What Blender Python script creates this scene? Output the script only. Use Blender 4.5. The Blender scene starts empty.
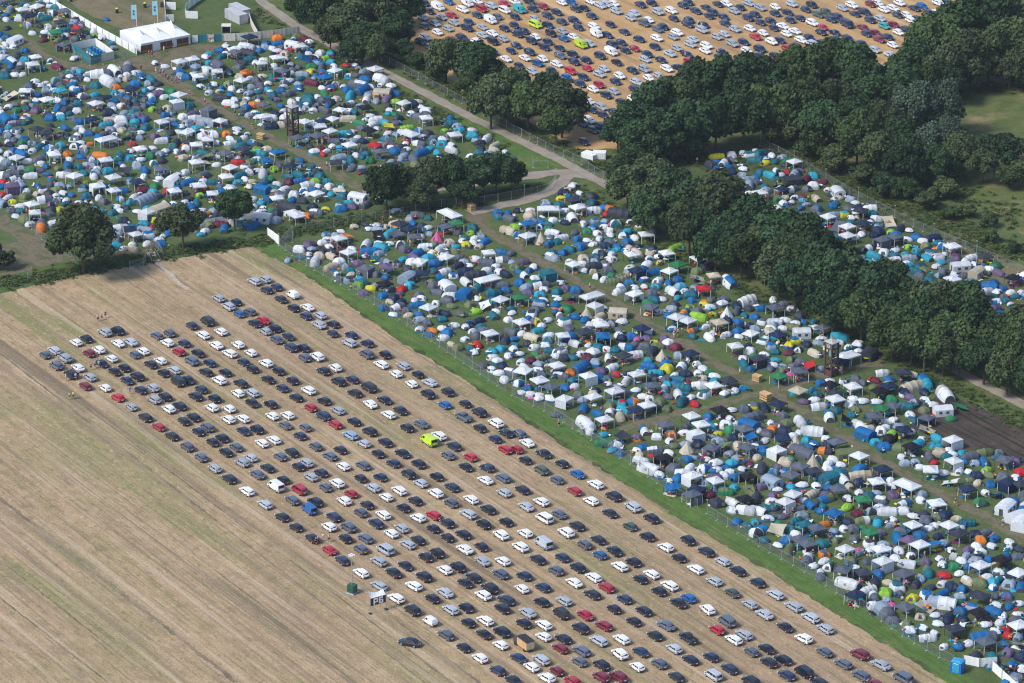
import bpy, bmesh, math, random
import numpy as np
from mathutils import Vector, Matrix, noise
random.seed(7)
R = random.random
def RU(a, b): return a + (b - a) * random.random()

# ---------------------------------------------------------------- traced positions
# tiles: (origin x, origin y, zoom) then x,y,code entries; codes are colour + optional body type
CARS_NEAR = [
(0,171,4,"""1005,437,s 875,506,s 945,521,b 914,540,s 957,568,u 998,560,g 1008,605,k 767,615,b 830,600,kM 883,640,w 812,653,w
678,645,g 627,655,g 420,643,s 470,637,kS 300,673,w 345,668,k 470,678,w 520,674,s 668,677,w 733,679,b"""),
(256,171,4,"""5,440,s 37,430,s 42,473,b 82,461,b 100,509,k 148,495,wC 150,545,k 206,542,w 199,577,b 257,575,s 252,612,s
308,609,k 306,646,b 381,653,b 29,594,r 5,608,k 37,638,s 76,627,k 128,658,b 83,671,g 370,678,s 440,679,b"""),
(0,342,4,"""180,48,g 218,31,s 260,63,s 225,92,g 312,99,w 283,128,k 360,138,s 341,172,m 308,8,w 356,42,m
395,28,w 445,63,w 407,82,k 475,10,w 524,4,s 540,47,g 572,34,w 458,114,k 497,100,k 508,150,b 549,136,k 420,180,w 471,219,r
526,256,s 563,189,b 611,180,s 617,228,s 660,215,k 675,265,w 718,252,k 581,298,k 634,336,r 687,373,k 735,312,k 774,297,k
794,355,b 830,338,g 850,397,k 889,381,k 749,417,g 805,458,g 860,503,s 917,544,k 987,593,w 903,437,k 944,417,g 969,480,s
1003,460,s 1016,522,g 602,86,k 642,72,w 654,121,k 697,109,s 712,157,kM 752,148,k 715,36,r 670,7,s 740,10,k 791,41,k 767,74,g
838,80,b 823,117,k 900,118,k 877,152,w 805,186,b 782,214,k 858,223,k 847,260,w 916,264,w 962,162,k 951,202,w 1008,200,s
1008,240,k 913,307,w 972,303,w 974,352,b 1015,345,k 865,10,w 952,8,w 918,43,w 1003,40,w 973,77,b 1010,105,k"""),
(256,342,4,"""140,20,bS 190,20,k 40,82,w 90,113,k 195,60,g 245,57,w 270,113,k 317,100,w 48,146,k 146,151,k
330,156,k 385,146,b 105,181,b 210,192,w 160,219,k 272,233,k 395,201,k 451,181,kM 58,246,k 219,259,r 328,271,s
457,245,w 514,229,k 270,294,b 65,293,w 126,290,w 317,326,r 392,315,k 530,287,w 578,270,k 117,329,g 197,338,g 378,370,lE
455,356,k 16,349,k 176,372,b 24,401,w 71,388,w 432,403,s 517,398,k 604,340,k 660,324,g 238,414,g 337,428,k 295,453,g
488,443,k 586,442,k 97,455,g 143,438,k 732,372,w 692,395,yV 792,413,b 768,450,g 858,457,r 839,496,k 925,500,b
378,10,w 450,10,k 443,47,g 516,47,k 501,87,w 590,92,sE 560,124,w 647,126,k 622,164,w 695,159,s 687,206,k 767,197,kS
755,248,u 836,243,k 830,298,gP 893,279,k 960,323,w 895,341,k 956,384,b 1010,358,k 1005,424,r 170,495,k 201,481,s 45,500,k
349,494,w 428,490,g 549,482,b 650,485,k 20,530,g 109,548,k 220,537,s 260,520,b 80,577,wV 173,589,rM 278,578,g 324,563,w
418,541,k 380,603,r 468,580,s 497,537,b 573,591,w 521,617,w 659,562,s 610,526,k 722,535,k 637,632,k 719,603,w 784,577,b
781,641,g 860,626,w 918,549,w 988,540,g 993,600,s 145,629,g 237,638,kS 35,646,s 353,632,w 444,648,k 590,660,k 413,671,g
213,668,uV 506,680,w 845,677,s 928,666,k"""),
(512,342,4,"""17,366,g 60,400,w 127,443,k 10,428,r 53,469,k 200,483,k 118,510,c 262,524,u 180,548,g 335,566,w 41,587,k
250,592,r 407,615,k 57,655,s 117,636,w 316,633,w 484,658,s 386,674,k 186,678,g"""),
(256,513,4,"""105,13,k 160,54,k 311,12,b 292,52,w 370,55,g 225,97,k 293,144,r 358,98,k 437,98,g 345,185,b 419,141,g
420,236,w 425,3,k 512,12,w 480,38,b 541,79,w 583,58,s 648,16,w 710,5,r 709,58,k 766,37,k 607,122,sE 648,104,k
518,146,sM 766,94,k 829,82,k 491,190,s 598,206,k 680,173,k 725,157,k 551,235,k 492,287,s 631,288,w 672,252,kS 561,338,wE
626,386,k 706,338,k 757,315,s 755,224,w 808,213,k 835,142,w 902,131,k 852,9,s 910,42,k 980,86,w 1000,32,k
906,189,s 987,189,w 979,240,g 871,254,k 837,276,k 936,299,k 909,327,w 1002,345,b 985,378,k 697,431,wC 778,383,s
841,375,k 760,484,gE 849,435,k 917,427,w 831,534,k 912,480,k 984,473,k 896,577,w 978,524,w 967,626,b 1018,663,k"""),
(512,513,4,"""130,20,wM 193,8,b 397,4,k 53,78,w 217,76,w 260,48,k 34,134,w 127,121,sV 103,182,k 201,174,b
291,123,g 345,103,k 352,164,u 410,148,k 472,50,c 541,91,k 557,19,kS 615,134,w 668,176,k 486,193,k 431,210,w 176,227,g
263,216,k 326,254,w 249,275,w 49,248,b 40,299,w 124,294,b 321,322,k 378,294,r 514,261,k 558,241,wE 588,309,k 630,287,w
118,352,k 208,348,sE 450,341,b 408,380,k 666,356,k 706,337,u 197,400,kM 63,396,s 293,404,r 527,388,k 487,430,k
47,438,k 127,444,w 367,447,mE 275,459,k 617,446,g 126,491,w 206,499,k 572,487,k 704,498,kP 347,508,sE 438,501,w 47,524,tB
193,537,m 279,548,gE 516,551,b 431,562,wS 649,539,s 26,576,b 117,583,sE 270,591,g 78,612,w 358,605,k 501,611,w 590,599,g
714,583,k 796,572,b 180,628,m 139,656,w 356,653,m 425,653,m 242,668,r 657,651,k 805,647,sM 870,619,b 17,668,k 955,670,k
704,106,kS 777,151,k 735,221,wE 843,190,s 903,228,kE 810,270,s 983,275,b 882,315,c 952,362,s 782,384,w 860,432,gM 820,463,r
887,503,w 929,483,s 958,551,g 1005,537,k 1015,590,k 1010,402,s"""),
(768,513,4,"""30,323,sE 103,371,sE 171,415,sE 230,459,sE 69,452,k 143,499,w 226,552,gE 8,540,k 60,583,k 16,597,k
75,645,b 143,634,kM 301,599,g 368,563,m 452,604,s 374,647,g 540,658,gM 205,676,k 430,681,m"""),
]
LONE_CAR = (409.5, 641.5)
CARS_FAR = [
(256,0,4,"""577,24,b 603,3,u 653,22,k 693,42,k 676,10,b 728,28,wV 771,5,u 624,48,k 668,68,s 743,66,s 782,58,r
716,91,s 675,104,b 768,112,s 726,127,w 792,88,s 827,36,w 846,12,wV 903,34,rM 852,85,b 886,58,b 886,3,w 943,22,s 993,12,r
995,40,wM 938,80,wV 967,65,g 846,111,b 905,106,s 905,138,s 824,147,b 786,157,m 678,147,s 659,165,k 697,186,s 838,180,s
883,165,w 946,131,w 949,165,kM 990,153,s 995,112,b 948,207,b 1000,233,w 1010,197,b 708,256,w 668,237,m 613,75,b"""),
(512,0,4,"""12,5,w 30,38,oV 85,32,b 126,24,r 70,5,b 14,65,b 90,72,s 143,60,b 180,47,b 200,8,w 237,5,u 255,33,b 290,30,b
320,62,b 94,98,yM 145,98,b 10,98,b 50,122,b 200,85,b 201,122,s 248,80,b 267,108,b 95,145,w 24,135,b 80,162,b 157,132,k 145,165,b
208,152,u 247,145,w 276,178,yV 308,172,s 338,135,wV 328,103,w 395,96,b 382,138,b 18,180,b 8,205,b 72,207,b 131,187,b 192,190,b
52,229,w 124,233,w 194,220,g 244,215,b 103,251,u 180,254,w 250,246,b 298,239,b 30,261,b 159,279,b 81,284,s 235,283,r 219,307,u
302,270,r 142,315,w 287,307,b 273,333,b 350,295,s 369,273,s 349,337,r 325,355,w 353,222,b 397,207,wV 420,247,k 403,178,b
455,200,b 438,168,b 492,192,r 510,155,b 450,125,b 376,15,s 355,18,s 405,12,w 317,5,w 417,43,s 515,16,b 560,10,b
475,69,s 490,52,s 547,78,w 530,92,g 584,46,s 637,40,w 583,115,g 606,105,b 573,185,b 632,212,s 533,235,s 543,215,b 597,238,b
620,272,w 530,275,s 483,280,b 431,301,w 415,324,b 547,309,w 588,301,s 664,267,b 709,244,r 712,294,s 500,326,s 493,355,b
555,355,s 614,339,r 640,325,s 545,382,b 489,396,w 378,379,b 408,363,s 438,406,b 309,403,w 357,425,s 321,437,b 365,458,b
411,451,b 308,480,w 356,506,b 325,518,b 375,547,b 289,565,b 420,483,b 281,492,b 648,72,b 661,128,w 645,145,s 686,20,b
706,8,b 737,42,b 778,28,b 710,78,b 704,95,b 768,98,b 760,118,s 790,62,b 806,48,b 847,65,b 855,92,b 825,14,b 858,12,w
890,42,s 893,115,s 915,28,b 948,10,s 946,70,b 973,56,b 994,28,s 952,112,w 975,145,r 995,88,b 1005,130,w 820,145,s
851,134,s 725,155,s 714,175,s 778,180,w 773,200,w 840,206,b 831,227,b 882,172,s 928,166,b 939,199,w 992,195,b 990,222,b
910,233,b 888,250,s 967,265,b 777,277,b 780,317,b 580,150,w 700,215,b 660,190,s 900,285,b 850,300,s"""),
(768,0,4,"""30,25,w 30,52,b 96,14,s 80,48,b 90,78,b 60,102,w 12,82,b 25,110,b 75,133,w 108,122,w 130,70,b 152,36,b 176,18,k
15,165,w 48,160,b 78,192,r 133,158,w 117,186,b 165,148,b 181,176,s 178,90,w 202,56,c 232,45,c 220,107,r 214,127,b 254,76,b
280,65,b 298,30,s 336,20,w 349,53,b 318,97,bV 268,128,b 270,155,b 220,175,b 320,152,b 388,47,b 411,14,m 465,37,w 501,30,w
440,10,w 410,78,b 449,72,s 382,108,m 395,133,b 428,128,m 446,155,m 466,102,o 481,146,b 503,97,m 522,127,w 376,173,b
500,178,w 520,58,b 555,57,w 573,80,w 527,10,w 587,30,b 600,75,b 617,22,u 645,50,b 655,92,wV 676,48,w 684,10,w 715,10,b
730,72,w 703,80,b 740,30,b 773,20,w 428,197,s 450,268,s 30,222,b 65,240,w 12,240,r 165,210,b 490,217,s 922,28,s 850,5,w
555,118,b 505,250,b 930,8,b 890,10,w 965,5,s"""),
]
# tents: x,y,type+colour(s) ; types G gazebo W wide gazebo X walled gazebo D dome P pop-up U tunnel V big tunnel Y pyramid A tarp C cabin
TENTS = [
(0,0,4,"""718,240,Gw 130,252,Gw 790,297,Gw 100,355,Gw 380,405,Gw 647,482,Gw 715,375,Gw 570,592,Gw 422,632,Gw 215,613,Gw 65,625,Gw
785,645,Gw 833,547,Gw 880,475,Gw 785,572,Gw 965,312,Gw 697,408,Xw 425,550,Ww 255,178,Xg 315,120,Gd 240,80,Gd 110,60,Gn 240,355,Ga
400,292,Vw 458,278,Vw 435,320,Vw 510,268,Vlg 45,240,Vwb 380,140,Pi 60,160,Cw 465,350,Do 185,70,Ut 220,125,Ge 160,100,Pd
425,75,Pb 305,150,Dg 30,110,Pn 150,20,Ug 175,158,Pm 540,335,Db 565,305,Db 610,435,Di 535,445,Dte 575,475,Dbp 435,450,Dn
735,245,Pw 820,270,Pw 875,258,Vgp 835,250,Da 950,195,Vw 985,185,Vw 1000,235,Ut 955,265,Dg 985,290,Do 905,210,Pw 915,290,Dn
915,335,Dv 920,380,Ub 985,395,Pw 835,440,Xg 750,490,Dlw 785,512,Da 655,537,Pv 715,525,Pw 510,390,Dgb 610,400,Dab 455,400,Db
285,425,Dg 230,430,Db 185,445,Pv 145,440,Dp 55,490,Ulp 35,425,Pw 105,460,Pw 200,470,Db 245,468,Da 260,510,Ub 330,520,Pw 175,620,Pt
25,650,Dl 130,600,Pw 270,660,Ub 345,655,Pl 520,630,Dba 590,620,De 650,640,Dnm 735,630,Dc 690,585,Dvt 860,570,Pw 865,625,Pw
680,430,Dc 755,420,Dt 370,470,Gn 230,265,Um 200,240,Pw 130,130,Pw 180,125,Pw 5,450,Pw 90,295,Pw 20,300,Dt 30,530,Pw 30,565,Pw
125,420,Dl 155,340,Pw 545,435,Dg 690,480,Pl 620,250,Pw 660,265,Pw 720,285,Db 420,510,Pg 70,30,Dv 580,360,Da 640,360,Pw
470,320,Pl 380,340,Dt 310,360,Db"""),
(256,0,4,"""20,245,Gw 315,275,Gw 30,460,Gw 195,478,Gw 305,470,Gw 295,518,Gw 590,405,Gw 680,465,Gw 265,480,Gn 275,305,Gb 610,530,Ww
370,575,Gw 795,530,Gw 105,285,Xg 475,572,Gr 285,230,Uig 222,265,De 220,285,Dy 350,343,Pw 345,410,Ac 530,505,Ayo 170,350,Db 300,350,Dbr
376,380,Ua 85,600,Gb 340,598,Ab 385,445,Utw 505,370,Cc 455,460,Pw 137,195,Dr 250,420,Dg 215,200,Pa 135,320,Pw 165,545,Gg
245,535,Gg 440,425,Gk 455,515,Gk 500,600,Gg 115,215,Dc 185,225,Ut 145,180,Cw 200,235,Ab 650,520,Dbw 570,470,Ddn 45,355,Pab
235,605,Dwa 425,625,Pt 455,640,De 380,640,Ut 555,600,Db 600,570,Pw 540,590,Pw 665,545,Pw 755,520,Pi 770,490,Ut 745,480,Av
140,655,Gn 40,635,Gb 320,640,Gd 60,300,Pe 5,190,Pw 40,170,Db 15,200,Db 65,190,Pw 460,345,Pw 435,315,Db 395,300,Pg 370,300,Pw
15,350,Dg 85,395,Dp 100,360,Db 170,395,Pw 245,385,Pw 310,350,Db 10,390,Dg 210,385,Dt 30,410,Gg 75,455,Dn"""),
(0,171,4,"""305,15,Gw 452,20,Gw 127,128,Gw 137,160,Gw 455,70,Gw 340,152,Gc 375,172,Gc 797,52,Gw 905,15,Gw 697,72,Gw 543,243,Gw
390,60,Xw 595,165,Xw 620,60,De 800,95,Di 240,150,Dy 50,120,Dy 100,100,Dv 200,170,Dg 165,215,Vgo 480,108,Dbw 525,125,Dta
568,72,Dm 625,98,Ug 60,25,Uw 125,15,Uw 190,10,Pb 375,15,Ubw 820,168,Uod 850,40,Ut 425,205,Pw 480,155,Pw 612,222,Pr 495,197,Dn
205,130,Dnp 65,180,Pw 100,190,Dv 240,195,Pwb 465,270,Dg 460,298,Da 30,105,Uw 50,60,Xp 10,40,Dr 5,60,Pb 275,60,Pl 265,115,Pw
415,120,Dg 395,105,Pw 550,160,Pw 355,125,Pw 685,40,Cw 575,20,Pw 760,110,Pd 740,120,Pwb 695,130,Pw 735,85,Pd 850,80,Gw
845,105,Dc 885,75,Db 950,45,Da 975,95,Pcb 815,15,Ug 960,15,Ut 995,60,Pw 1010,110,Pw 980,30,Pw 200,50,Dg 225,75,Dv 330,42,Py
405,45,Dc 640,150,Cc 575,210,Da 610,190,Dy 335,110,Db 145,90,Pc 20,110,Pw 550,35,Gn 620,245,Pv 850,190,Dn"""),
(256,171,4,"""240,85,Gw 83,100,Gw 155,165,Ww 25,185,Cw 370,320,Gw 645,360,Gw 760,335,Gw 775,165,Ww 925,425,Ww 690,540,Gw 978,505,Gw
935,640,Gw 930,318,Gw 490,250,Ak 560,255,Ag 515,445,Gk 610,225,Gn 665,402,Gn 575,205,Gd 410,105,Cw 110,72,Uw 205,55,Uw
360,260,Ao 725,260,Yq 300,380,Uc 510,545,Db 415,430,Pa 440,385,Xg 580,525,Dn 715,368,Db 950,575,Ut 890,465,Ut 855,530,Dv
830,490,Cb 780,495,Uw 235,360,Uw 210,330,Pw 430,485,Dp 655,630,Pw 690,650,Db 450,230,Pw 560,205,Uc 690,225,Pwb 900,255,Dl
805,245,Dg 840,295,Dyg 745,590,Dt 765,645,Db 605,425,Cl 490,410,Dg 520,420,Db 475,350,Dt 440,290,Uw 680,300,Uw 510,380,Gp
340,150,Db 300,90,Pa 145,115,Pb 20,125,Pa 25,70,Cb 225,140,Dn 280,150,Py 60,30,Pe 170,10,Ut 130,40,Dm 255,20,Dt 285,40,Dt
650,570,Pb 725,480,Ug 635,515,Pw 765,460,Cw 700,440,Dvb 620,390,Dd 550,505,Dn 850,610,Dn 880,560,Pi 820,570,Pg 840,620,Pw
900,620,Dt 1000,475,Db 985,350,Uwg 880,350,Pw 860,245,Pi 825,278,Pw 760,215,Gg 800,200,Ge 865,225,Dt 970,180,Dtg 1010,235,Uc
920,395,Pw 805,375,Ud 840,440,Uw 915,530,Aw 980,450,Ug 560,160,Pw 740,305,Uw 555,600,Db 600,555,Dg 550,572,Pw 380,412,Pc
330,430,Pg 235,410,Pw 745,625,Pw"""),
(512,171,4,"""145,145,Ww 262,140,Gw 62,252,Gw 252,365,Gw 537,247,Gw 320,490,Ww 330,540,Xw 195,580,Uw 38,595,Gw 355,608,Gw 637,395,Gw
745,340,Gw 615,318,Gw 807,410,Gc 700,590,Gw 955,640,Gw 480,325,Gw 665,370,Ge 765,460,Gr 860,565,Yw 500,395,Xn 65,200,Gb
110,220,Dbw 240,180,Vw 380,145,Ubo 430,165,Vd 870,440,Vbw 655,305,Ui 145,405,Xt 30,500,Ge 270,85,Pw 740,400,Dv 785,375,Ud
675,460,Dal 715,495,Dt 590,365,Pc 850,510,Dg 940,515,Vw 720,635,Uog 745,580,Ui 805,570,Pi 300,565,Yc 425,565,Cc 610,670,Dp
95,550,Dg 175,533,Pb 125,515,Pw 20,155,Dn 75,155,Pw 190,135,Dt 245,105,Gd 320,100,Dd 165,245,Uw 200,262,Uw 145,290,Uba
115,270,Yc 370,220,Pw 415,210,Dwt 460,240,Pa 470,200,Pw 505,225,Dvw 575,240,Dd 300,240,De 285,210,Pw 375,295,Dn 460,285,Db
440,420,Uvc 400,440,Uv 430,475,Ulw 330,360,Dlb 280,395,Pwb 385,395,Dg 560,310,Dnw 590,340,Dnw 530,430,Dbw 625,445,Db
655,430,Db 600,510,Pw 575,460,Da 490,490,Xw 530,460,Pw 555,535,Gg 585,560,Pw 650,530,Dd 690,565,Uob 715,540,Div 770,525,Dyo
775,620,Pw 830,600,Gc 905,600,Db 970,580,Db 1000,545,Ub 930,575,Pt 905,640,Db 790,660,Uw 825,630,Dd 115,455,Uwg 45,410,Uwt
30,445,Db 190,445,Pw 180,480,Dt 215,465,Dp 255,475,Db 185,510,Pw 40,360,Up 230,625,Dg 365,660,Xb 290,635,Gd 480,660,Db
520,620,Gn 350,580,Uc 440,600,Pw 500,670,Pq 250,580,Pb 95,600,Dyp 340,320,Pw 300,275,Pw 325,290,Pw 350,270,Pw 230,310,Dt
270,300,Db 160,340,Uwl 500,325,Uc 440,665,Dn 550,640,Pw 640,630,Pw 660,580,Gw"""),
(768,171,4,"""237,180,Gw 318,215,Gw 735,295,Gw 770,380,Cw 835,405,Cc 738,425,Gw 385,200,Gn 455,275,Xg 508,265,Xg 980,420,Gk
280,80,Cw 60,65,Gn 100,35,Cd 155,28,Um 155,68,Dg 193,105,Uc 95,122,Pw 435,185,Uw 485,195,Ac 595,262,Db 560,300,Di 305,170,Dya
492,242,Pi 565,235,Pwn 510,315,Pw 885,390,Pw 825,370,Pw 870,480,Uw 855,507,Ub 800,445,Ul 980,580,Vc 115,170,De 350,125,Pw
410,145,Uw 240,72,Pw 285,105,Pc 370,150,Gd 440,238,Dn 480,240,Dd 350,262,Pw 215,215,Db 275,200,Pb 130,145,Pb 195,150,Dbg
65,100,Pc 150,180,Dg 320,150,Pg 680,285,Pt 630,295,Dv 710,330,Pw 750,345,Dp 700,400,Dg 780,415,Dg 900,445,Db 940,465,Db
815,475,Gg 910,520,Pw 970,530,Pw 945,500,Dg 970,485,Pw 1010,485,Pw 675,380,Pw 990,500,Pt
30,600,Uw 60,625,Pw 100,550,Pw 135,645,Cw 105,675,Dyb 220,620,Gg 285,660,Ua 20,512,Pw 65,530,Dg 130,575,Dd 140,600,Pb
185,600,Pt 190,625,Pw 215,670,Pw 30,540,Gg 40,650,Gn"""),
(512,342,4,"""180,85,Gw 45,110,Gw 110,145,Gw 155,170,Gg 325,210,Gw 410,190,Gw 500,120,Gw 305,135,Xw 805,165,Gw 865,145,Gd 540,245,Gw
495,262,Gn 370,300,Gw 715,290,Gw 735,360,Xw 210,225,Xw 440,380,Ad 615,320,Gg 610,465,Xk 835,265,Gk 945,535,Xk 930,345,Gg
985,65,Xd 725,605,Xg 275,95,Vb 400,100,Uw 455,155,Uw 595,190,Ulw 620,105,Dy 285,265,Ub 295,320,Vw 390,255,Dv 435,295,Uc
700,420,Yc 515,470,Uw 550,500,Vw 570,430,Uw 790,330,Uba 825,365,Pyw 825,395,Dl 885,380,Dn 965,295,Vg 855,595,Uve 700,465,Db
645,570,Gb 775,555,Dl 980,460,Pc 880,485,Dab 850,205,Dw 850,420,Av 705,160,Pm 210,180,Pb 545,90,Ub 860,300,Pwb 780,430,Dg
445,45,Gd 545,70,Da 600,50,Yc 560,35,Ud 625,5,Dwp 680,90,Uw 385,60,Uw 375,25,Pw 455,15,Uwb 530,15,Dg 655,20,Dm 345,20,Dt
300,60,Dm 275,45,Pw 240,60,Pt 210,60,Dd 120,60,Uv 95,45,Pe 75,70,Dm 30,45,Pw 105,110,Pw 240,150,Dt 250,175,Pw 65,180,Db
40,200,Pw 75,205,Pw 110,210,Pw 165,200,Pa 180,290,Pg 195,130,Uw 335,190,Dn 265,210,Dgv 380,145,Dgt 380,165,Pw 445,200,Dg
495,190,Pw 525,215,Pw 440,240,Dar 485,235,Dbo 590,240,Dv 620,265,Dv 420,180,Pl 570,140,Dn 620,165,Da 570,165,Gg 655,165,Dbr
745,120,Pw 750,170,Uw 770,205,Dwt 665,205,Uw 680,235,Ut 715,220,Dwb 730,245,Pr 650,130,Pw 810,135,Pw 925,180,Dab 890,195,Pw
790,295,Db 880,270,Pw 930,265,Dg 970,250,Dgy 895,330,Pw 950,380,Ab 985,350,Pw 1010,395,Pw 1010,260,Un 940,410,Gg 900,415,Dc
860,440,Pl 1000,430,Db 795,410,Gg 710,500,Uw 720,535,Xw 735,585,Gn 530,350,Uwb 580,375,Dw 640,370,Dgo 630,395,Pw 500,380,Dpo
500,430,Pw 525,415,Db 435,440,Db 400,430,Par 590,530,Pw 625,550,Pw 640,500,Dg 815,510,Pw 855,500,Pb 920,505,Pw 895,540,Db
1000,500,Ud 1000,575,Dp 975,620,Ud 935,625,Gk 895,640,Uw 820,640,Dd 790,610,Pm 975,665,Uw 1005,665,Pt 950,330,Cb 370,400,Ue
345,420,Dn 690,360,Pw 700,330,Dg 830,290,Dn 880,670,Pw 945,660,Uw 640,580,Pb"""),
(768,342,4,"""340,170,Gw 122,190,Gc 270,222,Gw 700,270,Cw 735,395,Xw 745,475,Xw 650,505,Gw 560,570,Ww 435,550,Gw 675,635,Gw 105,598,Gw
65,640,Xw 365,450,Gw 315,310,Ak 445,190,Gk 635,300,Xg 575,410,Gk 275,395,Gg 250,165,Gk 455,255,Ge 500,245,Gg 130,490,Gg
180,505,Gd 275,580,Gg 90,525,Gg 535,345,Gn 445,500,Gn 40,240,Gn 45,130,Ge 945,465,Gg 960,560,Xn 800,580,Gn 380,620,Ge 540,115,Gd
950,660,Cw 730,550,Aw 315,50,Ww 35,430,Xw 710,205,Vw 630,155,Vba 575,175,Vc 455,120,Uw 430,150,Pm 410,290,Db 180,350,Vw
130,315,Uw 200,255,Uw 390,340,Uw 390,365,Cb 350,265,Dv 570,220,Pp 140,235,Pp 500,372,Vik 465,415,Db 230,430,Uod 140,435,Vg
155,390,Da 100,370,Pw 245,538,Ct 370,528,Vc 545,640,Uwb 810,455,Ug 690,435,Dc 775,440,Pa 765,515,Pw 875,510,Di 865,475,Ub
535,455,Pw 495,312,Pw 545,200,Dnw 380,235,Pw 435,235,Pw 230,625,Ubv 320,625,Pwk 1010,520,Dr 850,640,De 975,635,Db 165,90,Ar
85,10,Dyb 185,40,Uc 155,5,Dn 90,65,Dv 130,80,Dg 85,40,Pm 30,70,Pa 60,95,Pl 95,130,Pq 125,110,Gg 10,105,Pg 210,105,Pl 320,20,Pw
360,10,Dwb 405,45,Cd 290,70,Gn 340,225,Pw 350,145,Dg 380,160,Pg 180,190,Db 200,208,Dt 185,228,Pw 270,270,Dt 335,285,Dt
245,295,Uwb 550,250,Ut 290,200,De 625,270,Dv 570,290,Pw 580,310,Dt 660,250,Pw 770,248,Ae 730,305,Pe 590,480,Dl 550,480,Dl
525,420,Dv 715,455,Pt 735,445,Pw 800,460,Pc 830,480,Dl 925,440,Dg 990,475,Dp 885,530,Pv 940,540,Dg 840,560,Pc 915,600,Ab
890,565,Db 1010,560,Gd 110,400,Yc 60,375,Gn 65,325,Dv 50,330,Pp 60,290,Dg 15,345,Do 185,405,Pb 290,520,Dt 240,485,Pw
180,475,Yc 315,445,Cv 260,465,Pw 90,465,Pe 325,575,Pc 365,600,Pw 490,575,Pw 490,550,Pw 510,605,Dp 435,600,Pl 450,630,Dgw
610,625,Pw 175,605,Uc 135,570,Pw 195,575,Pw 90,575,Pa 35,585,Pw 20,610,Dp 120,660,Ug 135,630,Pw 265,675,Gb 315,660,Pi
20,660,Pt 15,560,Cl 240,610,Dp 90,650,Pl 425,530,Dg 725,430,Pw 600,610,Dl 480,315,Pw 265,250,Pl 370,330,Uw"""),
(768,513,4,"""580,40,Gw 725,40,Gw 310,135,Gw 450,135,Gw 460,195,Xw 545,235,Gg 300,222,Gg 350,322,Gn 150,40,Gt 190,50,Gg 125,95,Gg
160,115,Gg 410,65,Ge 765,75,Gd 605,115,Gw 855,205,Gw 1000,235,Gw 1000,440,Gw 845,390,Gk 550,365,Gg 850,320,Gd 935,175,Gk
35,60,Ac 630,365,Ac 760,440,Aw 1010,35,Cw 40,125,Pw 303,58,Pw 345,100,Dg 215,120,Dt 85,145,Uv 155,185,Ugw 225,160,Dog
225,193,Pw 210,245,Uw 320,275,Vw 425,330,Uwg 470,315,Di 555,440,Dv 610,410,Dc 670,405,Pwb 680,440,Pwt 860,490,Vbg 870,443,Pw
930,433,Pw 910,470,Pw 620,455,Pw 635,495,Uw 705,530,Pw 760,530,Pb 800,520,Pw 960,485,Pr 745,210,De 630,190,Dp 560,200,Uw
685,178,Pw 730,145,Pw 640,232,Uvt 765,240,Pw 700,280,Pw 955,330,Dbp 1000,360,Pw 970,285,Dl 480,275,Pc 390,240,Xd 440,240,Db
260,10,Vb 650,130,Ab 535,72,Dg 905,100,Pb 960,555,Dp 960,610,Am 990,655,Dl 775,190,Pwg 450,75,Dp 380,25,Uwv 800,35,Ut 870,75,Pg
830,80,Dn 850,105,Do 895,130,Pw 850,150,Pw 835,130,Pw 800,145,Dp 705,115,Pl 680,90,Dn 640,60,Pw 630,28,Dg 440,30,Uta 500,25,Pw
320,32,Dn 270,105,Dv 115,80,Pw 110,30,Ut 605,85,Db 575,105,Gp 525,150,Pw 570,170,Pw 510,180,Pw 330,190,Dgv 350,215,Pw
415,270,Ud 590,280,Ud 635,330,Dwb 580,340,Dy 700,355,Vwl 670,400,Db 770,390,Db 905,390,Ub 940,405,Pw 1000,405,Pw 955,465,Dr
1000,465,Ab 1000,495,Pl 945,520,Pb 975,600,Pb 800,265,Uwc 735,290,Dn 870,250,Pw 900,295,Pwb 920,235,Pwt 1005,290,Ub 960,140,Pw
1000,170,Dg 905,330,Pg 400,190,Dg 405,150,Pw 360,150,Dwq 490,365,Pq 480,355,Dl 500,425,Dg 780,300,Db 580,10,Pw 700,5,Dn
620,0,Pd 680,12,Pv 1000,20,Cw 830,575,Ud 1010,520,Aw 540,50,Pt 350,60,Dg 370,60,Pe"""),
]
# ---------------------------------------------------------------- scene, camera, ground mapping
S = bpy.context.scene
COL = S.collection
W_, H_ = 1024, 683
FPX = 4100.0; PITCH = math.radians(23.36); CAMZ = 355.0
sp, cp = math.sin(PITCH), math.cos(PITCH)
cam_d = bpy.data.cameras.new("camera"); cam = bpy.data.objects.new("camera", cam_d); COL.objects.link(cam)
cam.location = (0, 0, CAMZ); cam.rotation_euler = (math.pi / 2 - PITCH, 0, 0)
cam_d.sensor_width = 36; cam_d.lens = FPX / W_ * 36; cam_d.clip_start = 5; cam_d.clip_end = 20000
S.camera = cam
def G(px, py, h=0.0):
    """real position on the plane z=h that the photograph shows at pixel (px, py)"""
    x = (px - W_ / 2) / FPX; y = -(py - H_ / 2) / FPX
    d = Vector((x, cp + y * sp, -sp + y * cp))
    t = (CAMZ - h) / -d.z
    return Vector((d.x * t, d.y * t, h))
def PX(p):
    d = Vector(p) - Vector((0, 0, CAMZ))
    z = d.y * cp - d.z * sp; u = d.y * sp + d.z * cp
    return (W_ / 2 + FPX * d.x / z, H_ / 2 - FPX * u / z, z)
U = Vector((-2978, 4100 * cp + 1771 * sp, 0)).normalized()      # the way the rows run, away from the viewer
V = Vector((U.y, -U.x, 0))                                       # across the rows
UA = math.atan2(U.y, U.x)

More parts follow.
